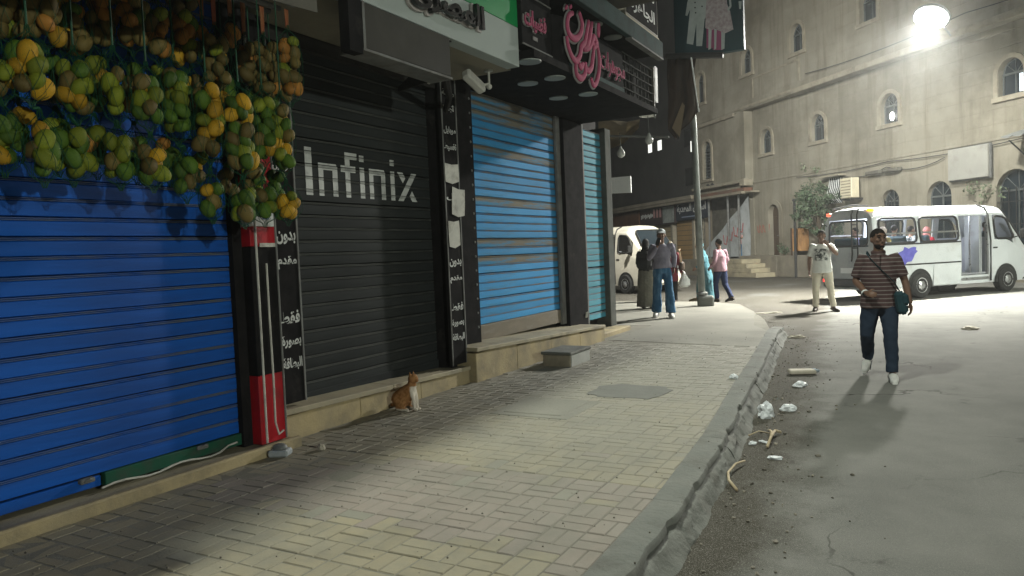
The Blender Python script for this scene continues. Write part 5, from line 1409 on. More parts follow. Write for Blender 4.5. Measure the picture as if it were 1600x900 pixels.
DEFAULT = dict(pel=(0, 0, .95), chest=(0, 0, 1.25), neck=(0, .01, 1.45), head=(0, -.015, 1.61),
               shL=(.175, .01, 1.395), elL=(.235, .03, 1.13), wrL=(.235, -.03, .88), shR=(-.175, .01, 1.395), elR=(-.235, .03, 1.13), wrR=(-.235, -.03, .88),
               hipL=(.09, 0, .92), knL=(.10, -.015, .50), anL=(.10, .02, .085), hipR=(-.09, 0, .92), knR=(-.10, -.015, .50), anR=(-.10, .02, .085),
               toeL=(.02, -.19, -.055), toeR=(-.02, -.19, -.055), hdL=None, hdR=None, palmL=(-1, -.2, 0), palmR=(1, -.2, 0), turn=0.0)
def lerp(a, b, t): return V(a) + (V(b) - V(a)) * t
def limb(mb, pts, rad, n=12, ref=(0, 1, 0)):
    """tube with rounded, denser rings"""
    P_ = [V(p) for p in pts]; out, rr = [], []
    if any(isinstance(q, tuple) for q in rad): rad = [q if isinstance(q, tuple) else (q, q) for q in rad]
    for i in range(len(P_) - 1):
        for k in range(4):
            t = k / 4; out.append(P_[i].lerp(P_[i + 1], t))
            a, b = rad[i], rad[i + 1]
            if isinstance(a, tuple): rr.append((a[0] + (b[0] - a[0]) * t, a[1] + (b[1] - a[1]) * t))
            else: rr.append(a + (b - a) * t)
    out.append(P_[-1]); rr.append(rad[-1])
    mb.tube(out, rr, n, ref=ref)
def hand(mb, wr, hd, pn, big=1.0, curl=.6, side=1):
    d = V(hd).normalized(); p = V(pn); p = (p - d * p.dot(d)).normalized(); w_ = d.cross(p) * side
    c = V(wr)
    rot = Matrix((w_, d, p)).transposed()
    mb.ell(c + d * .045 * big, (.041 * big, .054 * big, .019 * big), 12, 8, rot)
    for k, (off, L, c0) in enumerate(((-.030, .070, .0), (-.010, .078, .1), (.010, .074, .2), (.029, .058, .3))):
        b = c + d * (.082 - .006 * abs(k - 1.3)) * big + w_ * off * big
        a1 = (d + p * (curl * .35 + c0 * .3)).normalized(); a2 = (d + p * (curl * 1.3 + c0)).normalized(); a3 = (d * .5 + p * (curl * 1.9 + c0)).normalized()
        q1 = b + a1 * L * .42 * big; q2 = q1 + a2 * L * .34 * big; q3 = q2 + a3 * L * .26 * big
        mb.tube([b - d * .03 * big, b, q1, q2, q3], [.0095 * big, .0098 * big, .009 * big, .0082 * big, .006 * big], 8)
    b = c + d * .025 * big - w_ * .030 * big
    q1 = b + (d * .55 - w_ * .8 + p * .3).normalized() * .036 * big; q2 = q1 + (d * .95 - w_ * .25 + p * .35).normalized() * .032 * big
    mb.tube([c + d * .02 * big, b, q1, q2], [.013 * big, .0125 * big, .0105 * big, .0075 * big], 8)
def remesh(mb, voxel, smooth=3, wr=0.0, name="body"):
    me = mb.mesh(name)
    mods = [('REMESH', dict(mode='VOXEL', voxel_size=voxel)), ('SMOOTH', dict(factor=.5, iterations=smooth))]
    me2 = evaluated(me, mods)
    if wr:
        sd = random.random() * 50
        me2.update()
        for q, nn, v_ in [(v_.co.copy(), v_.normal.copy(), v_) for v_ in me2.vertices]:
            a = noise.noise(V((q.x * 9 + sd, q.y * 9, q.z * 5))) + .6 * noise.noise(V((q.x * 17, q.y * 17 + sd, q.z * 21)))
            v_.co = q + nn * (a * wr)
    for p in me2.polygons: p.use_smooth = True
    me2.name = name
    return me2
def person(label, loc, rz, H=1.72, pose={}, skin=None, shirt=None, legs=None, shoes=None, hair=M_hair, sleeve="long", kind="trousers", vox=.009, group=None, fat=1.0,
           flare=1.0, hem=.80, cap=None, face=True, scarf=None, longhair=False, skirt_r=.22, collar=False, shirt_name="shirt", leg_name="trousers", beard=False):
    skin = skin or M_skin
    P = dict(DEFAULT); P.update(pose); P = {k: (V(v_) if isinstance(v_, tuple) else v_) for k, v_ in P.items()}
    k = H / 1.72
    tilt = Matrix.Rotation(P['turn'], 3, 'Z')
    # ---- body: one continuous surface
    mb = MB()
    pel, ch, nk, hd = P['pel'], P['chest'], P['neck'], P['head']
    f = fat
    limb(mb, [pel + V((0, 0, -.09)), pel, lerp(pel, ch, .45), ch, lerp(ch, nk, .72), nk, lerp(nk, hd, .65)], [(.10 * f, .14 * f), (.118 * f, .165 * f), (.105 * f, .145 * f), (.118 * f, .16 * f), (.08, .105), (.056, .056), (.052, .052)], 14)
    rh = tilt
    def hp(x, y, z): return hd + rh @ V((x, y, z))
    mb.ell(hp(0, .008, .018), (.076, .096, .100), 16, 12, rh)
    mb.ell(hp(0, -.022, -.048), (.058, .066, .068), 14, 10, rh)
    mb.ell(hp(0, -.062, -.088), (.026, .022, .024), 10, 8, rh)
    mb.tube([hp(0, -.086, .028), hp(0, -.100, -.002), hp(0, -.114, -.028), hp(0, -.092, -.038)], [.010, .012, .017, .012], 8)
    mb.ell(hp(0, -.076, .040), (.058, .022, .014), 12, 6, rh)
    mb.ell(hp(0, -.083, -.066), (.028, .014, .014), 10, 6, rh)
    for s_ in (-1, 1): mb.ell(hp(s_ * .078, .012, -.005), (.014, .022, .033), 8, 8, rh)
    for s_ in (-1, 1): mb.ell(hp(s_ * .040, -.066, -.012), (.024, .022, .020), 8, 6, rh)
    for S, sd in (('L', 1), ('R', -1)):
        sh, el, wr = P['sh' + S], P['el' + S], P['wr' + S]
        limb(mb, [lerp(ch, sh, .45) + V((0, 0, .035)), sh, lerp(sh, el, .5), el, lerp(el, wr, .35), wr], [.05, .052, .047, .040, .040, .027], 12)
        hdir = P['hd' + S] or (wr - el)
        hand(mb, wr, hdir, P['palm' + S], 1.0, P.get('curl' + S, .6), side=sd)
        hip, kn, an, toe = P['hip' + S], P['kn' + S], P['an' + S], P['toe' + S]
        limb(mb, [hip + V((0, 0, .03)), hip + V((0, 0, -.06)), lerp(hip, kn, .5), kn, lerp(kn, an, .3), an], [.085, .088, .072, .056, .056, .036], 12)
        mb.tube([an - toe * .35 + V((0, 0, -.045)), an + V((0, 0, -.03)), an + toe * .6, an + toe], [.032, .036, (.030, .038), (.016, .026)], 10, ref=(0, 0, 1))
    Mt = Matrix.Diagonal((k, k, k, 1))
    def fin(mb_, v_, sm=3, wr=0, nm="body"):
        me = remesh(mb_, v_ * 1.0, sm, wr, nm); me.transform(Mt); return me
    body = obj("person", fin(mb, vox), skin)
    tag(body, label, "person", group)
    body.location = loc; body.rotation_euler = (0, 0, rz)
    # ---- clothes
    def part(mb_, nm, m_, v_=None, wr=.006, sm=3):
        v_ = v_ or max(.010, vox * 1.15)
        return obj(nm, fin(mb_, v_, sm, wr, nm), m_, body)
    if shirt:
        mb = MB(); g = .021
        bot = pel + V((0, 0, hem - .95))
        limb(mb, [bot, lerp(bot, pel, .7) if hem < .95 else lerp(bot, ch, .3), lerp(pel, ch, .5), ch, lerp(ch, nk, .66), lerp(ch, nk, .93)],
             [(.13 * f + g, .178 * f + g), (.128 * f + g, .176 * f + g), (.116 * f + g, .155 * f + g), (.124 * f + g, .166 * f + g), (.086 + g, .112 + g), (.050 + g, .056 + g)], 16)
        for S in 'LR':
            sh, el, wr = P['sh' + S], P['el' + S], P['wr' + S]
            mb.ell(lerp(ch, sh, .8) + V((0, 0, .0)), (.07, .07, .062), 10, 8)
            if sleeve == "short": limb(mb, [lerp(ch, sh, .45) + V((0, 0, .035)), sh, lerp(sh, el, .5), lerp(sh, el, .82)], [.056, .064, .064, .068], 12)
            else: limb(mb, [lerp(ch, sh, .45) + V((0, 0, .035)), sh, lerp(sh, el, .5), el, lerp(el, wr, .4), lerp(el, wr, .95)], [.056, .063, .060, .056, .052, .042], 12)
        part(mb, shirt_name, shirt)
        if collar:
            mb = MB(); c0 = lerp(ch, nk, .95)
            mb.tube([c0 + V((.066 * math.sin(a), -.066 * math.cos(a), .018 + .012 * math.cos(a + math.pi))) for a in [(-2.9 + .3 * q) for q in range(20)]], [(.026, .012)] * 20, 8, ref=(0, 0, 1))
            mb.prism([c0 + V((-.012, -.10, .015)), c0 + V((.012, -.10, .015)), c0 + V((.012, -.155, -.13)), c0 + V((-.012, -.155, -.13))], (0, -.012, 0))
            me = mb.mesh("collar"); me.transform(Mt); obj("collar", me, shirt, body)
    if legs and kind == "trousers":
        mb = MB()
        limb(mb, [pel + V((0, 0, .06)), pel, pel + V((0, 0, -.10))], [(.118 * f, .160 * f), (.128 * f, .176 * f), (.12 * f, .165 * f)], 16)
        for S in 'LR':
            hip, kn, an = P['hip' + S], P['kn' + S], P['an' + S]
            limb(mb, [hip + V((0, 0, .02)), hip + V((0, 0, -.07)), lerp(hip, kn, .5), kn, lerp(kn, an, .45), lerp(kn, an, .97)], [.10 * f, .106 * f, .092 * f, .076 * (1 + .25 * (flare - 1)), .070 * (1 + .6 * (flare - 1)), .066 * flare], 14)
        part(mb, leg_name, legs, wr=.010)
    elif legs:
        mb = MB(); top = pel + V((0, 0, .1)); low = V(((P['anL'].x + P['anR'].x) / 2, (P['anL'].y + P['anR'].y) / 2, .05))
        limb(mb, [top, pel, lerp(pel, low, .5), low], [(.12 * f, .16 * f), (.145 * f, .19 * f), (skirt_r * .85, skirt_r * .95), (skirt_r, skirt_r * 1.1)], 18)
        part(mb, leg_name, legs, wr=.012)
    if shoes:
        for S in 'LR':
            mb = MB(); an, toe = P['an' + S], P['toe' + S]
            mb.tube([an - toe * .45 + V((0, 0, -.05)), an + V((0, 0, -.04)), an + toe * .55 + V((0, 0, .005)), an + toe * 1.12 + V((0, 0, .004)), an + toe * 1.25 + V((0, 0, .004))], [(.038, .034), (.048, .045), (.040, .050), (.028, .040), (.014, .02)], 12, ref=(0, 0, 1))
            mb.tube([an - toe * .5 + V((0, 0, -.075)), an + toe * .4 + V((0, 0, -.05)), an + toe * 1.27 + V((0, 0, -.014))], [(.012, .036), (.012, .052), (.012, .028)], 10, ref=(0, 0, 1))
            so = part(mb, "shoe", shoes, .008, 0, 1)
            if shoes is M_sneak:
                for s2_ in (-1, 1):
                    mb = MB(); mb.tube([an + toe * .05 + V((s2_ * .047, 0, -.03 + .012 * math.sin(q * 1.3))) + toe * (.22 * q) for q in range(4)], [(.012, .004)] * 4, 6, ref=(0, 0, 1))
                    me = mb.mesh("shoe_stripe"); me.transform(Mt); obj("shoe_stripe", me, M_blk0, so)
    if hair and not scarf:
        mb = MB()
        mb.ell(hp(0, .020, .034), (.083, .100, .098), 16, 12, rh)
        if longhair: mb.ell(hp(0, .06, -.06), (.08, .06, .14), 12, 10, rh)
        me = fin(mb, .011, 2, .004, "hair")
        bm_ = bmesh.new(); bm_.from_mesh(me)
        inv = rh.inverted()
        dead = []
        for ff in bm_.faces:
            q = inv @ (ff.calc_center_median() / k - hd)
            if not longhair and q.z < .055 - .75 * (q.y + .06) or (q.y < -.045 and q.z < .062): dead.append(ff)
        bmesh.ops.delete(bm_, geom=dead, context='FACES'); bm_.to_mesh(me); bm_.free()
        obj("hair", me, hair, body)
    if scarf:
        mb = MB(); mb.ell(hp(0, .022, .02), (.092, .108, .118), 16, 12, rh); mb.ell(hp(0, .03, -.09), (.085, .09, .09), 12, 10, rh)
        limb(mb, [lerp(nk, hd, .3), lerp(ch, nk, .6), lerp(ch, nk, .2)], [(.09, .10), (.13, .17), (.15, .21)], 14)
        part(mb, "headscarf", scarf)
    if cap:
        mb = MB(); mb.ell(hp(0, .008, .060), (.088, .106, .078), 16, 10, rh)
        mb.ell(hp(0, -.115, .060), (.066, .066, .011), 14, 8, rh @ Matrix.Rotation(R(14), 3, 'X'))
        me = fin(mb, .009, 2, 0, "cap")
        bm_ = bmesh.new(); bm_.from_mesh(me); inv = rh.inverted()
        bmesh.ops.delete(bm_, geom=[ff for ff in bm_.faces if (inv @ (ff.calc_center_median() / k - hd)).z < .036], context='FACES'); bm_.to_mesh(me); bm_.free()
        obj("cap", me, cap, body)
    if face:
        for s_ in (-1, 1):
            mb = MB(); mb.ell(hp(s_ * .033, -.086, .018), (.014, .010, .007), 8, 6, rh); me = mb.mesh("eye", True); me.transform(Mt); obj("eye", me, M_eye, body)
            mb = MB(); mb.tube([hp(s_ * .014, -.098, .040), hp(s_ * .034, -.094, .047), hp(s_ * .056, -.078, .040)], .005, 6); me = mb.mesh("eyebrow", True); me.transform(Mt); obj("eyebrow", me, M_hair, body)
        mb = MB(); mb.tube([hp(-.026, -.086, -.066), hp(0, -.098, -.065), hp(.026, -.086, -.066)], [.004, .0065, .004], 6); me = mb.mesh("mouth", True); me.transform(Mt); obj("mouth", me, M_lip, body)
        if beard:
            mb = MB(); mb.ell(hp(0, -.026, -.062), (.0605, .068, .056), 14, 10, rh); me = fin(mb, .009, 1, .002, "beard")
            bm_ = bmesh.new(); bm_.from_mesh(me); inv = rh.inverted()
            bmesh.ops.delete(bm_, geom=[ff for ff in bm_.faces if (inv @ (ff.calc_center_median() / k - hd)).z > -.058], context='FACES'); bm_.to_mesh(me); bm_.free()
            obj("beard", me, hair, body)
    return body
def facing(p, extra=0.0):
    """turn a figure modelled facing -Y towards the camera, then by extra (radians, + = towards its left)"""
    return math.atan2(-p[0], p[1]) * 1.0 + extra if False else math.atan2(p[0], p[1]) * -1.0 + extra

# ---- man in the striped polo, walking towards us
pm = onZ(1376, 590, ROAD)
M_polo = cloth("striped_polo_knit", (.070, .042, .040), (.058, .034, .034), extra=stripes)
M_denim = cloth("dark_denim", (.012, .022, .040), (.018, .030, .050))
M_sneak = mat("white_sneaker", (.60, .60, .58), (.48, .48, .46), scale=9, rough=.6)
A = person("man in a maroon striped polo shirt and dark jeans walking down the road", tuple(pm), facing(pm), 1.68,
   dict(pel=(0, 0, .93), chest=(0, -.01, 1.24), neck=(0, 0, 1.45), head=(.005, -.025, 1.61), turn=R(24),
        elR=(-.245, .04, 1.13), wrR=(-.13, -.20, 1.00), hdR=(.55, -.8, -.05), palmR=(.5, .5, -.4), curlR=1.0,
        elL=(.265, .03, 1.13), wrL=(.315, -.02, .87), hdL=(.12, -.12, -1), palmL=(-.9, .3, 0),
        hipL=(.09, -.01, .91), knL=(.11, -.15, .51), anL=(.12, -.19, .085), hipR=(-.09, .01, .91), knR=(-.13, -.01, .51), anR=(-.135, .30, .19), toeR=(-.03, -.16, -.12)),
   skin=M_skin, shirt=M_polo, legs=M_denim, shoes=M_sneak, sleeve="short", vox=.0075, fat=1.04, hem=.84, collar=True, flare=1.0, beard=True)
def held(o, holder):
    """place a separate thing in the holder's own frame"""
    o.location = holder.location; o.rotation_euler = holder.rotation_euler; return o
bag = thing("shoulder_bag", "dark blue green crossbody bag at the hip of the man in striped polo", "bag")
held(bag, A)
M_bag = cloth("bag_fabric", (.012, .040, .050), (.018, .05, .06))
mb = MB(); mb.box((.20, -.06, .86), (.10, .24, .26), Matrix.Rotation(R(-8), 3, 'Y') @ Matrix.Rotation(R(20), 3, 'Z'), bev=.035); mb.build("pouch", M_bag, bag)
mb = MB(); mb.box((.235, -.09, .90), (.06, .22, .13), Matrix.Rotation(R(-8), 3, 'Y') @ Matrix.Rotation(R(20), 3, 'Z'), bev=.025); mb.build("flap", M_bag, bag)
mb = MB(); mb.tube([(.22, -.06, .96), (.15, -.155, 1.10), (.02, -.165, 1.24), (-.09, -.125, 1.37), (-.12, 0, 1.43), (-.06, .13, 1.34), (.12, .15, 1.10), (.22, .02, .96)], [(.018, .004)] * 8, 6, ref=(0, -1, .3)); mb.build("strap", M_bag, bag)
wb_ = thing("wristband", "white wristband on the bent arm of the man in striped polo", "wristband"); held(wb_, A)
mb = MB(); q = V((-.145, -.18, 1.005)) * (1.68 / 1.72); d = V((.115, -.24, -.13)).normalized()
mb.lathe([(.036, -.012), (.039, 0), (.036, .012)], q, 16, d.to_track_quat('Z', 'Y').to_matrix(), cap=False); mb.build("band", M_white, wb_)

# ---- man in white by the minibus, hand at his mouth
pb = onZ(1286, 486, ROAD)
def teeprint(nt, vec, c):
    sx = nt.nodes.new("ShaderNodeSeparateXYZ"); nt.links.new(vec, sx.inputs[0])
    def rng(o_, a, b, w_):
        n1 = nt.nodes.new("ShaderNodeMapRange"); n1.clamp = True; n1.inputs[1].default_value = a - w_; n1.inputs[2].default_value = a + w_; nt.links.new(o_, n1.inputs[0])
        n2 = nt.nodes.new("ShaderNodeMapRange"); n2.clamp = True; n2.inputs[1].default_value = b + w_; n2.inputs[2].default_value = b - w_; nt.links.new(o_, n2.inputs[0])
        m_ = nt.nodes.new("ShaderNodeMath"); m_.operation = 'MULTIPLY'; nt.links.new(n1.outputs[0], m_.inputs[0]); nt.links.new(n2.outputs[0], m_.inputs[1]); return m_.outputs[0]
    a = rng(sx.outputs[2], 1.14, 1.40, .02); b = rng(sx.outputs[0], -.15, .12, .03)
    m1 = nt.nodes.new("ShaderNodeMath"); m1.operation = 'MULTIPLY'; nt.links.new(a, m1.inputs[0]); nt.links.new(b, m1.inputs[1])
    m2 = nt.nodes.new("ShaderNodeMath"); m2.operation = 'MULTIPLY'; nt.links.new(m1.outputs[0], m2.inputs[0]); nt.links.new(_ramp(nt, _noise(nt, vec, 14, 4), .40, .56), m2.inputs[1])
    return _mix(nt, m2.outputs[0], c, (.02, .025, .025))
M_tee = cloth("white_tee", (.52, .53, .50), (.46, .47, .44), extra=teeprint)
M_cream = cloth("cream_cotton", (.50, .46, .37), (.44, .41, .33))
M_dshoe = mat("dark_shoe", (.04, .03, .022), (.03, .024, .02), scale=9, rough=.6)
Bp = person("man in white printed T-shirt and cream trousers standing beside the white minibus", tuple(pb), facing(pb), 1.80,
   dict(elL=(.29, -.07, 1.21), wrL=(.12, -.21, 1.42), hdL=(-.55, -.2, .7), palmL=(-.4, .8, .2), curlL=.9, elR=(-.25, .04, 1.13), wrR=(-.26, .0, .88),
        knL=(.15, -.03, .50), anL=(.21, -.04, .085), knR=(-.13, 0, .50), anR=(-.14, .03, .085), turn=R(-8), toeL=(.08, -.17, -.055), toeR=(-.03, -.18, -.055)),
   skin=M_skin, shirt=M_tee, legs=M_cream, shoes=M_dshoe, sleeve="short", fat=1.04, hem=.82)
# ---- woman with cap and wide jeans, phone at her face
pw = onZ(1037, 496, 0.0)
def faded(nt, vec, c):
    return _mix(nt, _ramp(nt, _noise(nt, _scaled(nt, vec, (5, 5, 1.2)), 2.0, 4), .48, .7), c, (.10, .21, .33))
M_jean = cloth("blue_denim", (.022, .085, .17), (.03, .10, .195), extra=faded)
M_lav = cloth("lavender_knit", (.17, .165, .215), (.22, .21, .26), dirt=(.10, .10, .14), dscale=3)
C_ = person("woman in a pale cap, lavender top and wide blue jeans with phone at her face", tuple(pw), facing(pw, R(6)), 1.76,
   dict(pel=(0, 0, .97), elR=(-.25, -.04, 1.17), wrR=(-.10, -.20, 1.40), hdR=(.35, -.1, .9), palmR=(.6, .7, .1), curlR=1.1, shL=(.19, .01, 1.41), elL=(.25, .09, 1.16), wrL=(.23, .02, .96),
        hipL=(.085, 0, .93), knL=(.115, -.08, .50), anL=(.125, -.12, .085), hipR=(-.085, 0, .93), knR=(-.105, .04, .50), anR=(-.12, .14, .10), toeL=(.01, -.19, -.055), toeR=(-.05, -.18, -.055), turn=R(-10)),
   skin=M_skin, shirt=M_lav, legs=M_jean, shoes=M_sneak, cap=mat("pale_cap", (.42, .45, .46), (.36, .39, .40), scale=5, rough=.8), flare=1.5, hem=.95, fat=.92, shirt_name="top", leg_name="jeans")
ph = thing("mobile_phone", "dark phone held to the face of the woman in the pale cap", "phone"); held(ph, C_)
mb = MB(); mb.box(V((-.085, -.235, 1.495)) * (1.76 / 1.72), (.075, .012, .15), Matrix.Rotation(R(20), 3, 'Y'), bev=.004); mb.build("case", M_black, ph)
# ---- woman from behind: black scarf and backpack, long grey skirt
pa = onZ(1012, 482, 0.0)
M_blk = cloth("black_cloth", (.012, .012, .013), (.02, .02, .021))
M_grysk = cloth("grey_skirt", (.15, .145, .115), (.12, .115, .095))
D_ = person("woman in a black scarf and long grey skirt, half hidden behind the woman in jeans", tuple(pa), facing(pa, R(165)), 1.60,
   dict(elL=(.22, -.02, 1.14), wrL=(.15, -.16, 1.02), elR=(-.22, -.02, 1.14), wrR=(-.15, -.16, 1.02)), skin=M_skin2, shirt=M_blk, legs=M_grysk, shoes=M_dshoe, scarf=M_blk, kind="skirt", skirt_r=.25, vox=.012, face=False, leg_name="skirt", shirt_name="blouse", fat=1.1)
bk = thing("backpack", "black backpack on the woman in the long grey skirt", "backpack"); held(bk, D_)
mb = MB(); mb.box(V((0, .20, 1.13)), (.34, .20, .42), bev=.07); mb.build("pack", M_blk, bk)
mb = MB(); mb.box(V((0, .315, 1.05)), (.26, .06, .22), bev=.025); mb.build("pocket", M_blk, bk)
for s_ in (-1, 1):
    mb = MB(); mb.tube([V((s_ * .12, .14, 1.30)), V((s_ * .13, .02, 1.40)), V((s_ * .13, -.13, 1.30)), V((s_ * .17, -.04, 1.02)), V((s_ * .13, .12, .98))], [(.022, .006)] * 5, 6, ref=(0, -1, .2)); mb.build("strap", M_blk, bk)
# ---- figure in maroon behind, with handbag and white carrier bag
pq = onZ(1050, 474, ROAD * .5)
M_mar = cloth("maroon_cloth", (.14, .022, .03), (.10, .018, .025))
E_ = person("person in a maroon coat mostly hidden behind the woman in jeans", tuple(pq), facing(pq, R(170)), 1.62, dict(elL=(.25, .02, 1.12), wrL=(.27, -.02, .86), elR=(-.25, .02, 1.12), wrR=(-.28, -.02, .84)), skin=M_skin2, shirt=M_mar, legs=M_blk, shoes=M_dshoe, scarf=cloth("beige_scarf", (.35, .30, .22), (.3, .26, .2)), vox=.013, face=False, shirt_name="coat", hem=.62)
hb = thing("handbag", "brown handbag with pale strap at the side of the person in maroon", "bag"); held(hb, E_)
mb = MB(); mb.box((-.30, .02, .98), (.10, .26, .24), bev=.04); mb.build("pouch", mat("brown_leather", (.05, .035, .025), rough=.5), hb)
mb = MB(); mb.tube([(-.28, .12, 1.08), (-.24, .06, 1.40), (-.23, -.03, 1.43), (-.27, -.10, 1.08)], [(.02, .006)] * 4, 6, ref=(1, 0, 0)); mb.build("strap", mat("pale_strap", (.42, .33, .22), rough=.6), hb)
pbag = thing("carrier_bag", "white plastic carrier bag held beside the woman in jeans", "bag"); held(pbag, E_)
mb = MB(); limb(mb, [(-.34, -.03, .84), (-.34, -.03, .76), (-.345, -.03, .62), (-.34, -.03, .48), (-.34, -.03, .42)], [.02, .05, (.09, .14), (.10, .15), (.05, .08)], 14)
me = remesh(mb, .014, 2, .014, "bag_body"); obj("bag_body", me, M_white, pbag)
mb = MB(); mb.tube([(-.34, -.05, .80), (-.30, -.04, .86), (-.34, -.01, .80)], .01, 6); mb.build("handle", M_white, pbag)
# ---- person in a long cyan dress passing behind the pole
pc = onZ(1102, 470, ROAD * .5)
M_cyan = cloth("cyan_dress_cloth", (.05, .15, .185), (.07, .18, .21), dirt=(.13, .20, .20), dscale=4)
G_ = person("person in a long cyan dress passing behind the steel pole", tuple(pc), facing(pc, R(-100)), 1.62, dict(chest=(0, -.05, 1.24), neck=(0, -.09, 1.43), head=(0, -.13, 1.58), knL=(.1, -.12, .5), anL=(.1, -.2, .085), knR=(-.1, .1, .48), anR=(-.1, .30, .12), shL=(.18, -.05, 1.39), shR=(-.18, -.05, 1.39), wrL=(.2, -.2, .95)),
   skin=M_skin2, shirt=M_cyan, legs=M_cyan, shoes=mat("tan_shoe", (.2, .15, .09), rough=.6), scarf=M_cyan, kind="skirt", skirt_r=.30, vox=.013, face=False, shirt_name="dress_top", leg_name="dress_skirt", fat=1.15)
# ---- man in the pink shirt
pk = onZ(1127, 472, ROAD * .6)
M_pinks = cloth("pink_shirt_cloth", (.33, .205, .245), (.28, .175, .21))
M_navy = cloth("navy_trousers", (.012, .02, .06), (.016, .026, .07))
H_ = person("man in a pink shirt and navy trousers walking away past the pole", tuple(pk), facing(pk, R(-135)), 1.66, dict(chest=(0, -.02, 1.24), neck=(0, -.03, 1.45), head=(0, -.05, 1.61), wrR=(-.24, -.14, .93), wrL=(.22, -.16, .95), knL=(.09, -.10, .5), anL=(.09, -.06, .085), knR=(-.09, .06, .49), anR=(-.09, .30, .12), toeR=(0, -.18, -.08)),
   skin=M_skin, shirt=M_pinks, legs=M_navy, shoes=M_dshoe, vox=.011, face=False, fat=1.08, hem=.84)
# ---- boy on the far steps
pr_ = onZ(1166, 405, .71)
I_ = person("boy in red top and blue jeans on the far steps by the pale cloth", tuple(FP(-2.05, .70, .1)), facing(pr_, R(-60)), 1.5, dict(chest=(0, -.03, 1.24), knL=(.08, -.08, .5), anL=(.08, -.1, .085), anR=(-.12, .25, .085), knR=(-.1, .1, .48), elL=(.24, -.1, 1.15), wrL=(.1, -.25, 1.2)), skin=M_skin2, shirt=cloth("red_pink_top", (.36, .12, .13), (.42, .28, .27)), legs=M_jean, shoes=M_dshoe, sleeve="short", vox=.014, face=False)
# ---- figure in dark clothes at the corner post
pz = onZ(958, 486, 0.0)
J_ = person("person in dark clothes mostly hidden behind the grey corner post", tuple(pz + V((-.28, .2, 0))), facing(pz, R(-70)), 1.66, {}, skin=M_skin, shirt=M_blk, legs=M_blk, shoes=M_dshoe, vox=.014, face=False)
# ---- passengers and driver of the minibus
def rider(label, x, y, z, shirt, turn=0.0, scarf=None, H=1.62):
    p = van_loc + vh * x - vr * y + V((0, 0, z + .17))
    return person(label, tuple(p), -VAN_HEAD + math.pi + turn, H, dict(pel=(0, 0, .95), hipL=(.09, -.02, .93), hipR=(-.09, -.02, .93), knL=(.10, -.40, .96), knR=(-.10, -.40, .96), anL=(.10, -.38, .56), anR=(-.10, -.38, .56), wrL=(.14, -.25, 1.02), wrR=(-.14, -.25, 1.02), elL=(.24, .0, 1.13), elR=(-.24, .0, 1.13)),
                  skin=M_skin2, shirt=shirt, legs=M_denim, shoes=None, scarf=scarf, vox=.016, face=False)
rider("passenger in pale yellow seen in the minibus's rear side window, left of two", .75, -.40, .06, cloth("yellow_cloth", (.45, .36, .14), (.4, .3, .12)), scarf=cloth("pale_scarf", (.5, .42, .36), (.45, .38, .32)))
rider("passenger in dark top seen in the minibus's rear side window, right of two", 1.25, -.30, .10, M_blk, R(20))
rider("passenger in red seen through the second side window of the minibus", 2.32, -.38, .02, cloth("bright_red_cloth", (.45, .03, .05), (.36, .025, .04)), scarf=cloth("rose_scarf", (.5, .2, .18), (.45, .18, .16)))
rider("passenger in white seen at the near end of the second minibus window", 1.72, -.40, .06, M_tee, R(-15))
rider("passenger with dark hair seen through the minibus's rear window", .62, .38, .08, cloth("lilac_cloth", (.35, .33, .5), (.3, .28, .42)), R(160))
rider("driver in dark top at the wheel of the white minibus", 4.50, -.40, .10, M_blk)
# ================================================================== HANGING FRUIT
def mango_mat(n, a_, b_, c_): 
    return mat(n, a_, b_, scale=9, rough=.62, bump=.0012, bscale=60, dirt=c_, dscale=5, dlo=.55, dhi=.8, spec=.3, rnd=.28)
MG = [mango_mat("green_mango", (.045, .10, .010), (.07, .125, .012), (.03, .06, .012)),
      mango_mat("yellow_green_mango", (.12, .17, .012), (.18, .19, .015), (.06, .11, .012)),
      mango_mat("yellow_mango", (.50, .26, .012), (.36, .23, .016), (.16, .16, .016)),
      mango_mat("olive_mango", (.115, .092, .026), (.15, .105, .03), (.07, .055, .02)),
      mango_mat("orange_mango", (.36, .13, .022), (.30, .16, .025), (.16, .11, .02))]
def mango_mesh(seed):
    rnd = random.Random(seed); bm = bmesh.new()
    bmesh.ops.create_uvsphere(bm, u_segments=12, v_segments=9, radius=1)
    for v_ in bm.verts:
        q = v_.co
        q.x *= 1 + .12 * q.z; q.x += .10 * q.z * q.z * rnd.uniform(.5, 1.2); q.y *= .9
        q.z *= 1.24
    me = bpy.data.meshes.new("mango"); bm.to_mesh(me); bm.free()
    for p in me.polygons: p.use_smooth = True
    return me
MANGO = []
for s_ in range(2):
    row = []
    for m_ in MG:
        me = mango_mesh(s_); me.materials.append(m_); row.append(me)
    MANGO.append(row)
M_net = mat("green_netting", (.008, .055, .026), (.01, .075, .035), scale=8, rough=.6)
M_strap = mat("red_brown_strap", (.22, .05, .025), (.25, .12, .05), scale=6, rough=.7)
XF = -3.86
RAIL_Z = 3.22
def net_mesh(mb, prof, ctr, n=8):
    """open diamond mesh: helical strands both ways along a profile of (radius, z)"""
    for sgn in (-1, 1):
        for k in range(n):
            pts = []
            for i, (r_, z_) in enumerate(prof):
                a = 2 * math.pi * k / n + sgn * i * .42
                pts.append(V((ctr[0] + r_ * math.cos(a), ctr[1] + r_ * math.sin(a), z_)))
            mb.tube(pts, .0013, 3, cap=False)
ORD = ["leftmost", "second", "third", "fourth", "fifth", "sixth", "seventh", "eighth", "ninth", "tenth", "eleventh", "twelfth", "thirteenth"]
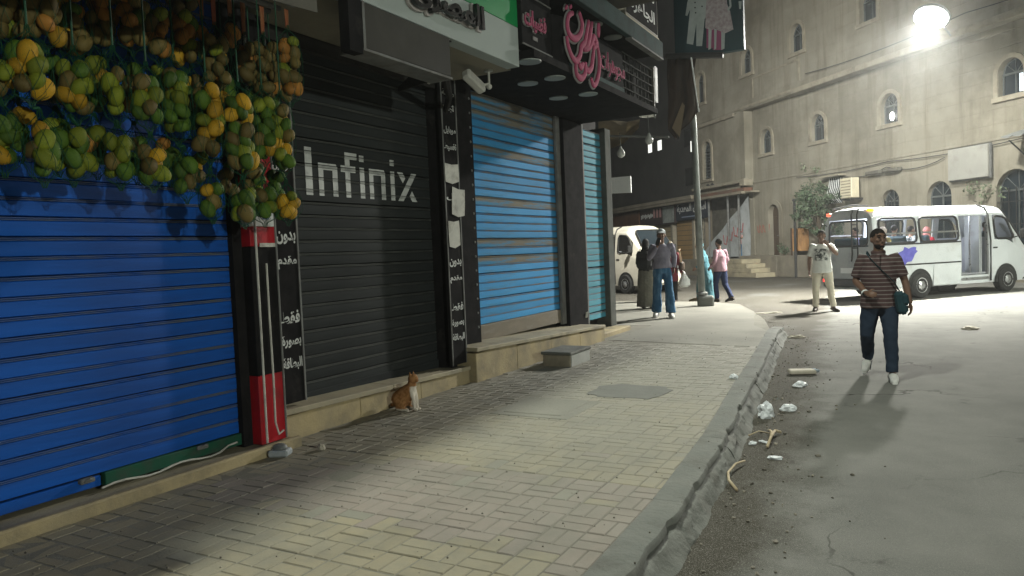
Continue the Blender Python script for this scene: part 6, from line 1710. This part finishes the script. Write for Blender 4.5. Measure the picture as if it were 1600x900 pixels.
def bunch(label, group, clusters, mixw, X, strap=False, topz=RAIL_Z):
    """clusters: (px, y0, y1, half width in px); one net tied off between clusters"""
    rnd = random.Random(sum(map(ord, label)) % 1000 + int(clusters[0][0]))
    pts = [(onX(c[0], c[1], X), onX(c[0], c[2], X), c[3]) for c in clusters]
    root = pts[0][0]
    t = thing("mango_net", label, "fruit net", (X, root.y, root.z), world=True, group=group)
    net = MB(); last = None
    for (a, b, hw) in pts:
        d = (a - CAM).dot(_f); rad = .97 * hw / F_PX * d; mr = .046
        H = a.z - b.z; cy = (a.y + b.y) / 2
        z = b.z + mr; placed = []
        target = max(2, int((2 * rad) * H / (.0066) * 2.15))
        tries = 0
        while len(placed) < target and tries < 900:
            tries += 1
            r0 = max(0, rad - mr * .8); an = rnd.uniform(0, 2 * math.pi); q = V((X + r0 * math.cos(an) * rnd.uniform(.3, 1), cy + r0 * math.sin(an) * rnd.uniform(.5, 1.05), rnd.uniform(b.z + mr, max(b.z + mr + .001, a.z - mr))))
            if all((q - p).length > mr * 1.36 for p in placed): placed.append(q)
        for q in placed:
            mi = rnd.choices(range(5), mixw)[0]
            o = obj("mango", MANGO[rnd.randrange(2)][mi], None, t)
            s_ = mr * rnd.uniform(.82, 1.12)
            o.scale = (s_, s_, s_); o.location = q
            o.rotation_euler = (rnd.gauss(0, .6), rnd.gauss(0, .6), rnd.random() * 6.28)
        R_ = rad + .006
        prof = [(.010, a.z + .07), (.014, a.z + .035), (R_ * .75, a.z - .02), (R_, a.z - H * .3), (R_ * 1.02, a.z - H * .7), (R_ * .7, b.z + .01), (.02, b.z - .02), (.008, b.z - .05)]
        net_mesh(net, prof, (X, cy))
        if last is not None:
            net.tube([last, V((X, cy, a.z + .07))], [.007, .009], 6)
        elif not strap:
            net.tube([V((X, cy, topz)), V((X, cy, a.z + .07))], [.004, .006], 6)
        if last is None and strap:
            mb = MB(); mb.tube([V((X, cy, topz)), V((X, cy, a.z + .05))], [(.004, .022), (.004, .016)], 6, ref=(1, 0, 0)); mb.build("strap", M_strap, t)
        last = V((X, cy, b.z - .05))
    net.build("net", M_net, t)
    return t
lower = [[(2, 85, 150, 26), (4, 175, 262, 28)], [(46, 62, 152, 32), (66, 192, 278, 26)], [(118, 92, 182, 28), (112, 200, 278, 34)], [(180, 92, 186, 22), (186, 208, 284, 26)], [(231, 116, 196, 24), (238, 226, 288, 24)],
         [(275, 104, 216, 24), (290, 246, 306, 20)], [(325, 132, 246, 25), (331, 280, 338, 19)], [(376, 146, 268, 26), (381, 292, 346, 22)], [(412, 150, 250, 22), (412, 290, 344, 24)], [(441, 158, 266, 19), (449, 296, 342, 22)]]
lowmix = [(4, 3, 1, 1, 0), (3, 3, 2, 1, 0), (3, 4, 1, 1, 0), (2, 6, 0, 1, 0), (3, 2, 2, 2, 0), (6, 2, .3, 1, 0), (4, 2, 3, 1, 0), (4, 3, 2, 1, 0), (5, 3, .6, 1, 0), (3, 3, 1.6, 1, 0)]
for k, (c, m_) in enumerate(zip(lower, lowmix)):
    bunch("%s double net of green and yellow mangoes from the left, lower row" % ORD[k] if k else "leftmost hanging double net of green and yellow mangoes, cut by the photo's edge", "nets of mangoes hanging low before the blue shutter", c, m_, XF + .06 * math.sin(k * 2.1), False)
upper = [[(18, -30, 62, 30)], [(68, -25, 68, 30)], [(112, -28, 84, 26)], [(158, -20, 72, 26)], [(205, -18, 74, 28)], [(246, 10, 92, 22)], [(288, -20, 102, 26)], [(318, 42, 98, 16)], [(338, 52, 134, 22)], [(361, 38, 74, 14)], [(384, 66, 136, 22)], [(414, 66, 152, 24)], [(452, 56, 156, 20)]]
for k, c in enumerate(upper):
    bunch("%s short net of olive and orange mangoes from the left, dim upper row" % ORD[k] if k else "leftmost short net of olive mangoes in the dim upper row", "short nets of mangoes in the upper row", c, (.5, .5, .7, 4, 2.2), XF - .14 + .07 * math.sin(k * 1.7), k >= 6)
inner = [[(26, 70, 150, 22), (30, 165, 240, 24)], [(92, 88, 170, 22), (90, 186, 262, 22)], [(150, 84, 176, 22), (150, 196, 268, 22)], [(206, 96, 182, 20), (212, 208, 276, 20)], [(256, 100, 190, 20), (264, 216, 280, 19)], [(302, 118, 210, 20), (310, 232, 292, 17)], [(352, 120, 226, 20), (356, 246, 312, 17)], [(396, 140, 232, 18), (396, 250, 316, 17)], [(428, 150, 240, 16), (430, 262, 326, 16)]]
for k, c in enumerate(inner):
    bunch("%s inner net of mangoes from the left, close to the blue shutter" % ORD[k] if k else "leftmost inner net of mangoes hanging close to the blue shutter", "inner nets of mangoes close to the shutter", c, (4, 1.5, .8, 2, .3), XF - .24, False)
rl = thing("hanging_rail", "steel rail from which the mango nets hang, above the blue shutter", "rail", (XF, 1.5, RAIL_Z), world=True)
mb = MB(); mb.tube([(XF, -.5, RAIL_Z + .02), (XF, 3.95, RAIL_Z + .02)], .02, 8); mb.tube([(XF - .14, -.5, RAIL_Z + .02), (XF - .14, 3.95, RAIL_Z + .02)], .02, 8); mb.tube([(XF - .24, -.5, RAIL_Z + .02), (XF - .24, 3.95, RAIL_Z + .02)], .02, 8); mb.build("bar", M_galv, rl)
for yy in (-.3, 1.8, 3.9):
    mb = MB(); mb.tube([(XF, yy, RAIL_Z + .03), (XF - .2, yy, 3.4), (-4.6, yy, 3.4)], .015, 6); mb.build("bracket", M_galv, rl)
fa = thing("fruit_awning", "fabric awning over the hanging fruit, with an added valance for shade", "awning", (-3.9, 1, 3.4), world=True)
mb = MB(); mb.prism([(-4.6, -3, 3.62), (-3.05, -3, 3.40), (-3.05, -3, 3.415), (-4.6, -3, 3.64)], (0, 6.3, 0)); mb.prism([(-3.05, -3, 3.40), (-3.05, 3.3, 3.40), (-3.05, 3.3, 2.86), (-3.05, 2.4, 2.80), (-3.05, 1.2, 2.81), (-3.05, -3, 2.80)], (.008, 0, 0)); mb.build("canvas", M_scrap, fa)  # front valance is added out of view to shade shutter top and upper nets
for yy in (-2.9, 3.2):
    mb = MB(); mb.tube([(-4.6, yy, 3.60), (-3.07, yy, 3.385)], .018, 6); mb.build("arm", M_galv, fa)

# ================================================================== CAT
cp = onZ(632, 640, .0); cp.x = -4.20
CR = R(96)
def catface(nt, vec, c):
    sx = nt.nodes.new("ShaderNodeSeparateXYZ"); nt.links.new(vec, sx.inputs[0])
    n = _noise(nt, vec, 16, 4)
    a = nt.nodes.new("ShaderNodeMath"); a.operation = 'MULTIPLY_ADD'; a.inputs[1].default_value = .05; nt.links.new(n, a.inputs[0]); nt.links.new(sx.outputs[1], a.inputs[2])
    chest = _ramp(nt, a.outputs[0], -.030, -.050)                    # front of the chest and legs, muzzle: white
    b = nt.nodes.new("ShaderNodeMath"); b.operation = 'MULTIPLY_ADD'; b.inputs[1].default_value = .03; nt.links.new(n, b.inputs[0]); nt.links.new(sx.outputs[2], b.inputs[2])
    low = _ramp(nt, b.outputs[0], .262, .252)
    m1 = nt.nodes.new("ShaderNodeMath"); m1.operation = 'MULTIPLY'; nt.links.new(chest, m1.inputs[0]); nt.links.new(low, m1.inputs[1])
    paw = _ramp(nt, b.outputs[0], .045, .03)
    m2 = nt.nodes.new("ShaderNodeMath"); m2.operation = 'MAXIMUM'; nt.links.new(m1.outputs[0], m2.inputs[0]); nt.links.new(paw, m2.inputs[1])
    st = _ramp(nt, _noise(nt, _scaled(nt, vec, (4, 14, 14)), 2.2, 4), .45, .62)
    c = _mix(nt, st, c, (.22, .10, .035))
    return _mix(nt, m2.outputs[0], c, (.66, .61, .53))
M_cat = mat("ginger_white_fur", (.36, .19, .08), (.30, .15, .06), scale=14, rough=.9, bump=.004, bscale=90, extra=catface, spec=.2)
mb = MB()
limb(mb, [(0, .13, .07), (0, .10, .10), (0, .03, .16), (0, -.035, .215), (0, -.055, .255), (0, -.062, .29)], [(.085, .095), (.100, .110), (.088, .092), (.068, .070), (.050, .052), (.042, .042)], 14, ref=(0, 0, 1))
mb.ell((0, -.03, .17), (.06, .065, .075))
mb.ell((0, -.075, .317), (.056, .056, .049), 14, 10)
mb.ell((0, -.118, .303), (.026, .022, .020), 10, 8)
for s_ in (-1, 1):
    mb.tube([(s_ * .028, -.065, .342), (s_ * .034, -.062, .365), (s_ * .037, -.060, .392)], [(.016, .020), (.011, .014), (.003, .003)], 8, ref=(0, 1, 0))
    limb(mb, [(s_ * .030, -.055, .20), (s_ * .031, -.085, .12), (s_ * .030, -.092, .04), (s_ * .030, -.096, .014)], [.034, .021, .016, .017], 10)
    mb.ell((s_ * .030, -.112, .013), (.019, .026, .013))
    mb.ell((s_ * .062, .070, .078), (.038, .072, .072), 12, 8, Matrix.Rotation(R(-20), 3, 'X'))          # thigh
    limb(mb, [(s_ * .070, .11, .03), (s_ * .072, .05, .018), (s_ * .066, -.015, .016)], [.024, .020, .018], 8)   # long hind foot from the hock
    mb.ell((s_ * .066, -.02, .014), (.018, .022, .013))
limb(mb, [(0, .17, .05), (.04, .24, .03), (.10, .235, .022), (.16, .19, .02), (.20, .12, .02)], [.024, .02, .018, .017, .012], 10)
me = remesh(mb, .006, 3, .0015, "cat")
cat = tag(obj("cat", me, M_cat), "ginger and white cat sitting upright by the stone step below charcoal shutter", "cat")
cat.location = cp; cat.rotation_euler = (0, 0, CR); cat.scale = (.86, .86, .93)
for s_ in (-1, 1):
    mb = MB(); mb.ell((s_ * .021, -.118, .325), (.007, .005, .007), 8, 6); mb.build("eye", M_eye, cat)
mb = MB(); mb.ell((0, -.138, .308), (.006, .004, .005), 8, 6); mb.build("nose", M_lip, cat)

# ================================================================== STEP STONE, TRAY, LITTER
ss = thing("stone_block", "pale stone block used as a doorstep against the light blue shop's step", "block", (-3.98, 8.4, 0), world=True)
mb = MB(); mb.box2((-4.14, 8.18, -.03), (-3.765, 8.78, .14), bev=.008); mb.build("block", M_trim, ss)
mb = MB(); mb.box2((-4.16, 8.16, .142), (-3.745, 8.80, .18), bev=.01); mb.build("slab", M_kerb, ss)
mb = MB(); mb.box2((-3.763, 8.20, .0), (-3.754, 8.76, .14)); mb.build("face_tile", mat("white_facing", (.42, .43, .41), (.36, .37, .35), scale=4, rough=.7), ss)
mh = thing("manhole_cover", "square concrete manhole cover flush with the pavement, with broken edges", "manhole cover", (-2.99, 5.95, 0), world=True)
mb = MB(); mb.box2((-3.38, 5.58, -.02), (-2.62, 6.36, .006), bev=.006); mb.build("frame", M_screed, mh)
mb = MB(); mb.box2((-3.29, 5.67, -.02), (-2.71, 6.27, .012), bev=.008); mb.build("lid", M_screed, mh)
pt_ = thing("cement_patch", "dark rounded cement patch on the pavement in front of the light blue shutter", "patch", (-2.55, 6.95, 0), world=True)
mb = MB(); poly = []
for k in range(20):
    a = 2 * math.pi * k / 20; r_ = 1 + .08 * math.sin(k * 2.3)
    poly.append((-2.55 + .38 * r_ * math.copysign(abs(math.cos(a)) ** .6, math.cos(a)), 6.92 + .34 * r_ * math.copysign(abs(math.sin(a)) ** .6, math.sin(a)), -.01))
mb.prism(poly, (0, 0, .014)); mb.build("patch", mat("dark_cement", (.15, .152, .138), (.125, .127, .115), scale=5, rough=.9, bump=.003), pt_)
tr_ = thing("foil_tray", "crumpled clear and white food tray at the foot of the red pier", "tray", (-4.12, 3.87, 0), world=True)
mb = MB(); q = onZ(438, 712, .0)
mb.box((q.x, q.y, .025), (.15, .12, .05), Matrix.Rotation(R(25), 3, 'Z'), bev=.012); me = mb.mesh("tray")
obj("tray", me, mat("tray_plastic", (.42, .45, .47), (.30, .33, .35), scale=20, rough=.35), tr_)
mb = MB(); mb.ell((q.x, q.y, .06), (.06, .05, .03), 8, 6); me = remesh(mb, .01, 1, .015, "wrapper"); obj("wrapper", me, mat("dark_wrapper", (.12, .13, .13), (.25, .26, .26), scale=25, rough=.5), tr_)
def crumple(name, label, cat_, p, size, m_, seed, flat_=.6, rot=0.0):
    rnd = random.Random(seed); bm = bmesh.new(); bmesh.ops.create_icosphere(bm, subdivisions=3, radius=1)
    for v_ in bm.verts:
        n_ = noise.noise(v_.co * 1.6 + V((seed, 0, 0))) * .45 + noise.noise(v_.co * 4 + V((0, seed, 0))) * .28
        v_.co *= 1 + n_
        v_.co = V((v_.co.x * size[0], v_.co.y * size[1], max(v_.co.z, -.55) * size[2]))
    zmin = min(v_.co.z for v_ in bm.verts)
    for v_ in bm.verts: v_.co.z -= zmin
    me = bpy.data.meshes.new(name); bm.to_mesh(me); bm.free()
    o = tag(obj(name, me, m_), label, cat_); o.location = p; o.rotation_euler = (0, 0, rot); return o
M_plast = mat("white_plastic_film", (.66, .69, .72), (.55, .58, .60), scale=12, rough=.4)
M_card = mat("pale_card", (.45, .42, .35), (.36, .33, .27), scale=6, rough=.85)
M_tan = mat("tan_stick", (.44, .37, .26), (.36, .29, .19), scale=10, rough=.8)
def road_at(px, py): return onZ(px, py, ROAD)
crumple("plastic_bag", "largest crumpled white plastic bag in the gutter beside the kerb", "plastic bag", road_at(1196, 652), (.075, .07, .085), M_plast, 3)
crumple("plastic_bag", "smaller torn white plastic scrap right of the largest white bag", "plastic bag", road_at(1232, 642), (.07, .04, .04), M_plast, 5, rot=.4)
crumple("plastic_bag", "crumpled white scrap just below the flattened pale carton in the gutter", "plastic bag", road_at(1250, 604), (.08, .05, .035), M_plast, 8, rot=.9)
crumple("plastic_bag", "thin whitish wrapper near the far end of the kerb", "plastic bag", road_at(1244, 528), (.14, .07, .03), M_card, 12, rot=.3)
crumple("paper_ball", "small white paper ball lying alone on the pavement", "paper", onZ(1146, 592, 0), (.042, .034, .034), M_plast, 15)
crumple("paper_scrap", "thin white paper scrap in the gutter below the forked stick", "paper", road_at(1211, 717), (.055, .03, .014), M_plast, 17, rot=.2)
crumple("paper_scrap", "small white scrap left of the forked stick in the gutter", "paper", road_at(1176, 695), (.028, .022, .018), M_plast, 19)
crumple("paper_scrap", "small torn white scrap touching the forked stick", "paper", road_at(1193, 692), (.045, .018, .012), M_plast, 21, rot=-.4)
crumple("paper_scrap", "lone whitish scrap on the road in front of the minibus", "paper", road_at(1516, 515), (.11, .09, .035), M_card, 23)
crumple("paper_scrap", "flattened pale scrap on the pavement corner near the pole", "paper", onZ(1200, 490, 0), (.26, .07, .02), M_card, 25, rot=.6)
crumple("plastic_scrap", "small beige leaf scrap on the sill edge beside the foil tray", "scrap", onZ(502, 703, 0), (.034, .026, .03), M_card, 27)
ct = thing("flattened_carton", "flattened pale carton lying in the gutter below the kerb end", "carton", tuple(road_at(1253, 585)), R(20))
mb = MB(); mb.box((0, 0, .035), (.30, .16, .05), bev=.012); mb.build("carton", M_card, ct)
mb = MB(); mb.box((.155, .01, .045), (.06, .12, .035), Matrix.Rotation(R(15), 3, 'Z'), bev=.01); mb.build("flap", mat("blue_grey_card", (.20, .24, .27), rough=.8), ct)
def stick(name, label, pts, r_):
    t = thing(name, label, "stick", pts[0][0], world=True)
    for p in pts:
        mb = MB(); mb.tube([V(q) for q in p], [r_ * (1 - .1 * k) for k in range(len(p))], 7); mb.build("stem", M_tan, t, smooth=True)
L_ = lambda px, py, dz=.02: tuple(road_at(px, py) + V((0, 0, dz)))
stick("bent_stick", "bent pale dry stick nearest the camera in the gutter", [[L_(1151, 770), L_(1139, 755), L_(1138, 745, .03), L_(1150, 733, .04), L_(1164, 726, .03)]], .011)
stick("forked_stick", "pale forked dry stick lying in the gutter midway along the kerb", [[L_(1199, 702), L_(1205, 690, .04), L_(1211, 680, .04)], [L_(1205, 690, .04), L_(1206, 681, .035), L_(1203, 676, .02)], [L_(1211, 680, .04), L_(1220, 679, .02)]], .012)
stick("thin_twig", "thin dark twig left of the forked stick in the gutter", [[L_(1170, 684), L_(1186, 679, .03), L_(1204, 681)]], .006)

bpy.data.scenes.remove(TMP)

# ================================================================== HAZE VOLUME ADDED FOR LENS GLARE
hm = bpy.data.materials.new("glare_haze"); hm.use_nodes = True
nt = hm.node_tree; nt.nodes.clear()
out = nt.nodes.new("ShaderNodeOutputMaterial"); pv = nt.nodes.new("ShaderNodeVolumePrincipled")
pv.inputs["Color"].default_value = (.92, .95, .94, 1); pv.inputs["Density"].default_value = .0013; pv.inputs["Anisotropy"].default_value = .72
nt.links.new(pv.outputs[0], out.inputs["Volume"])
mb = MB(); mb.box2((-175, -135, -1.4), (175, 215, 34))
hz = tag(mb.build("haze", hm), "thin haze volume added for lens glare round the lamps", "haze", kind='stuff')
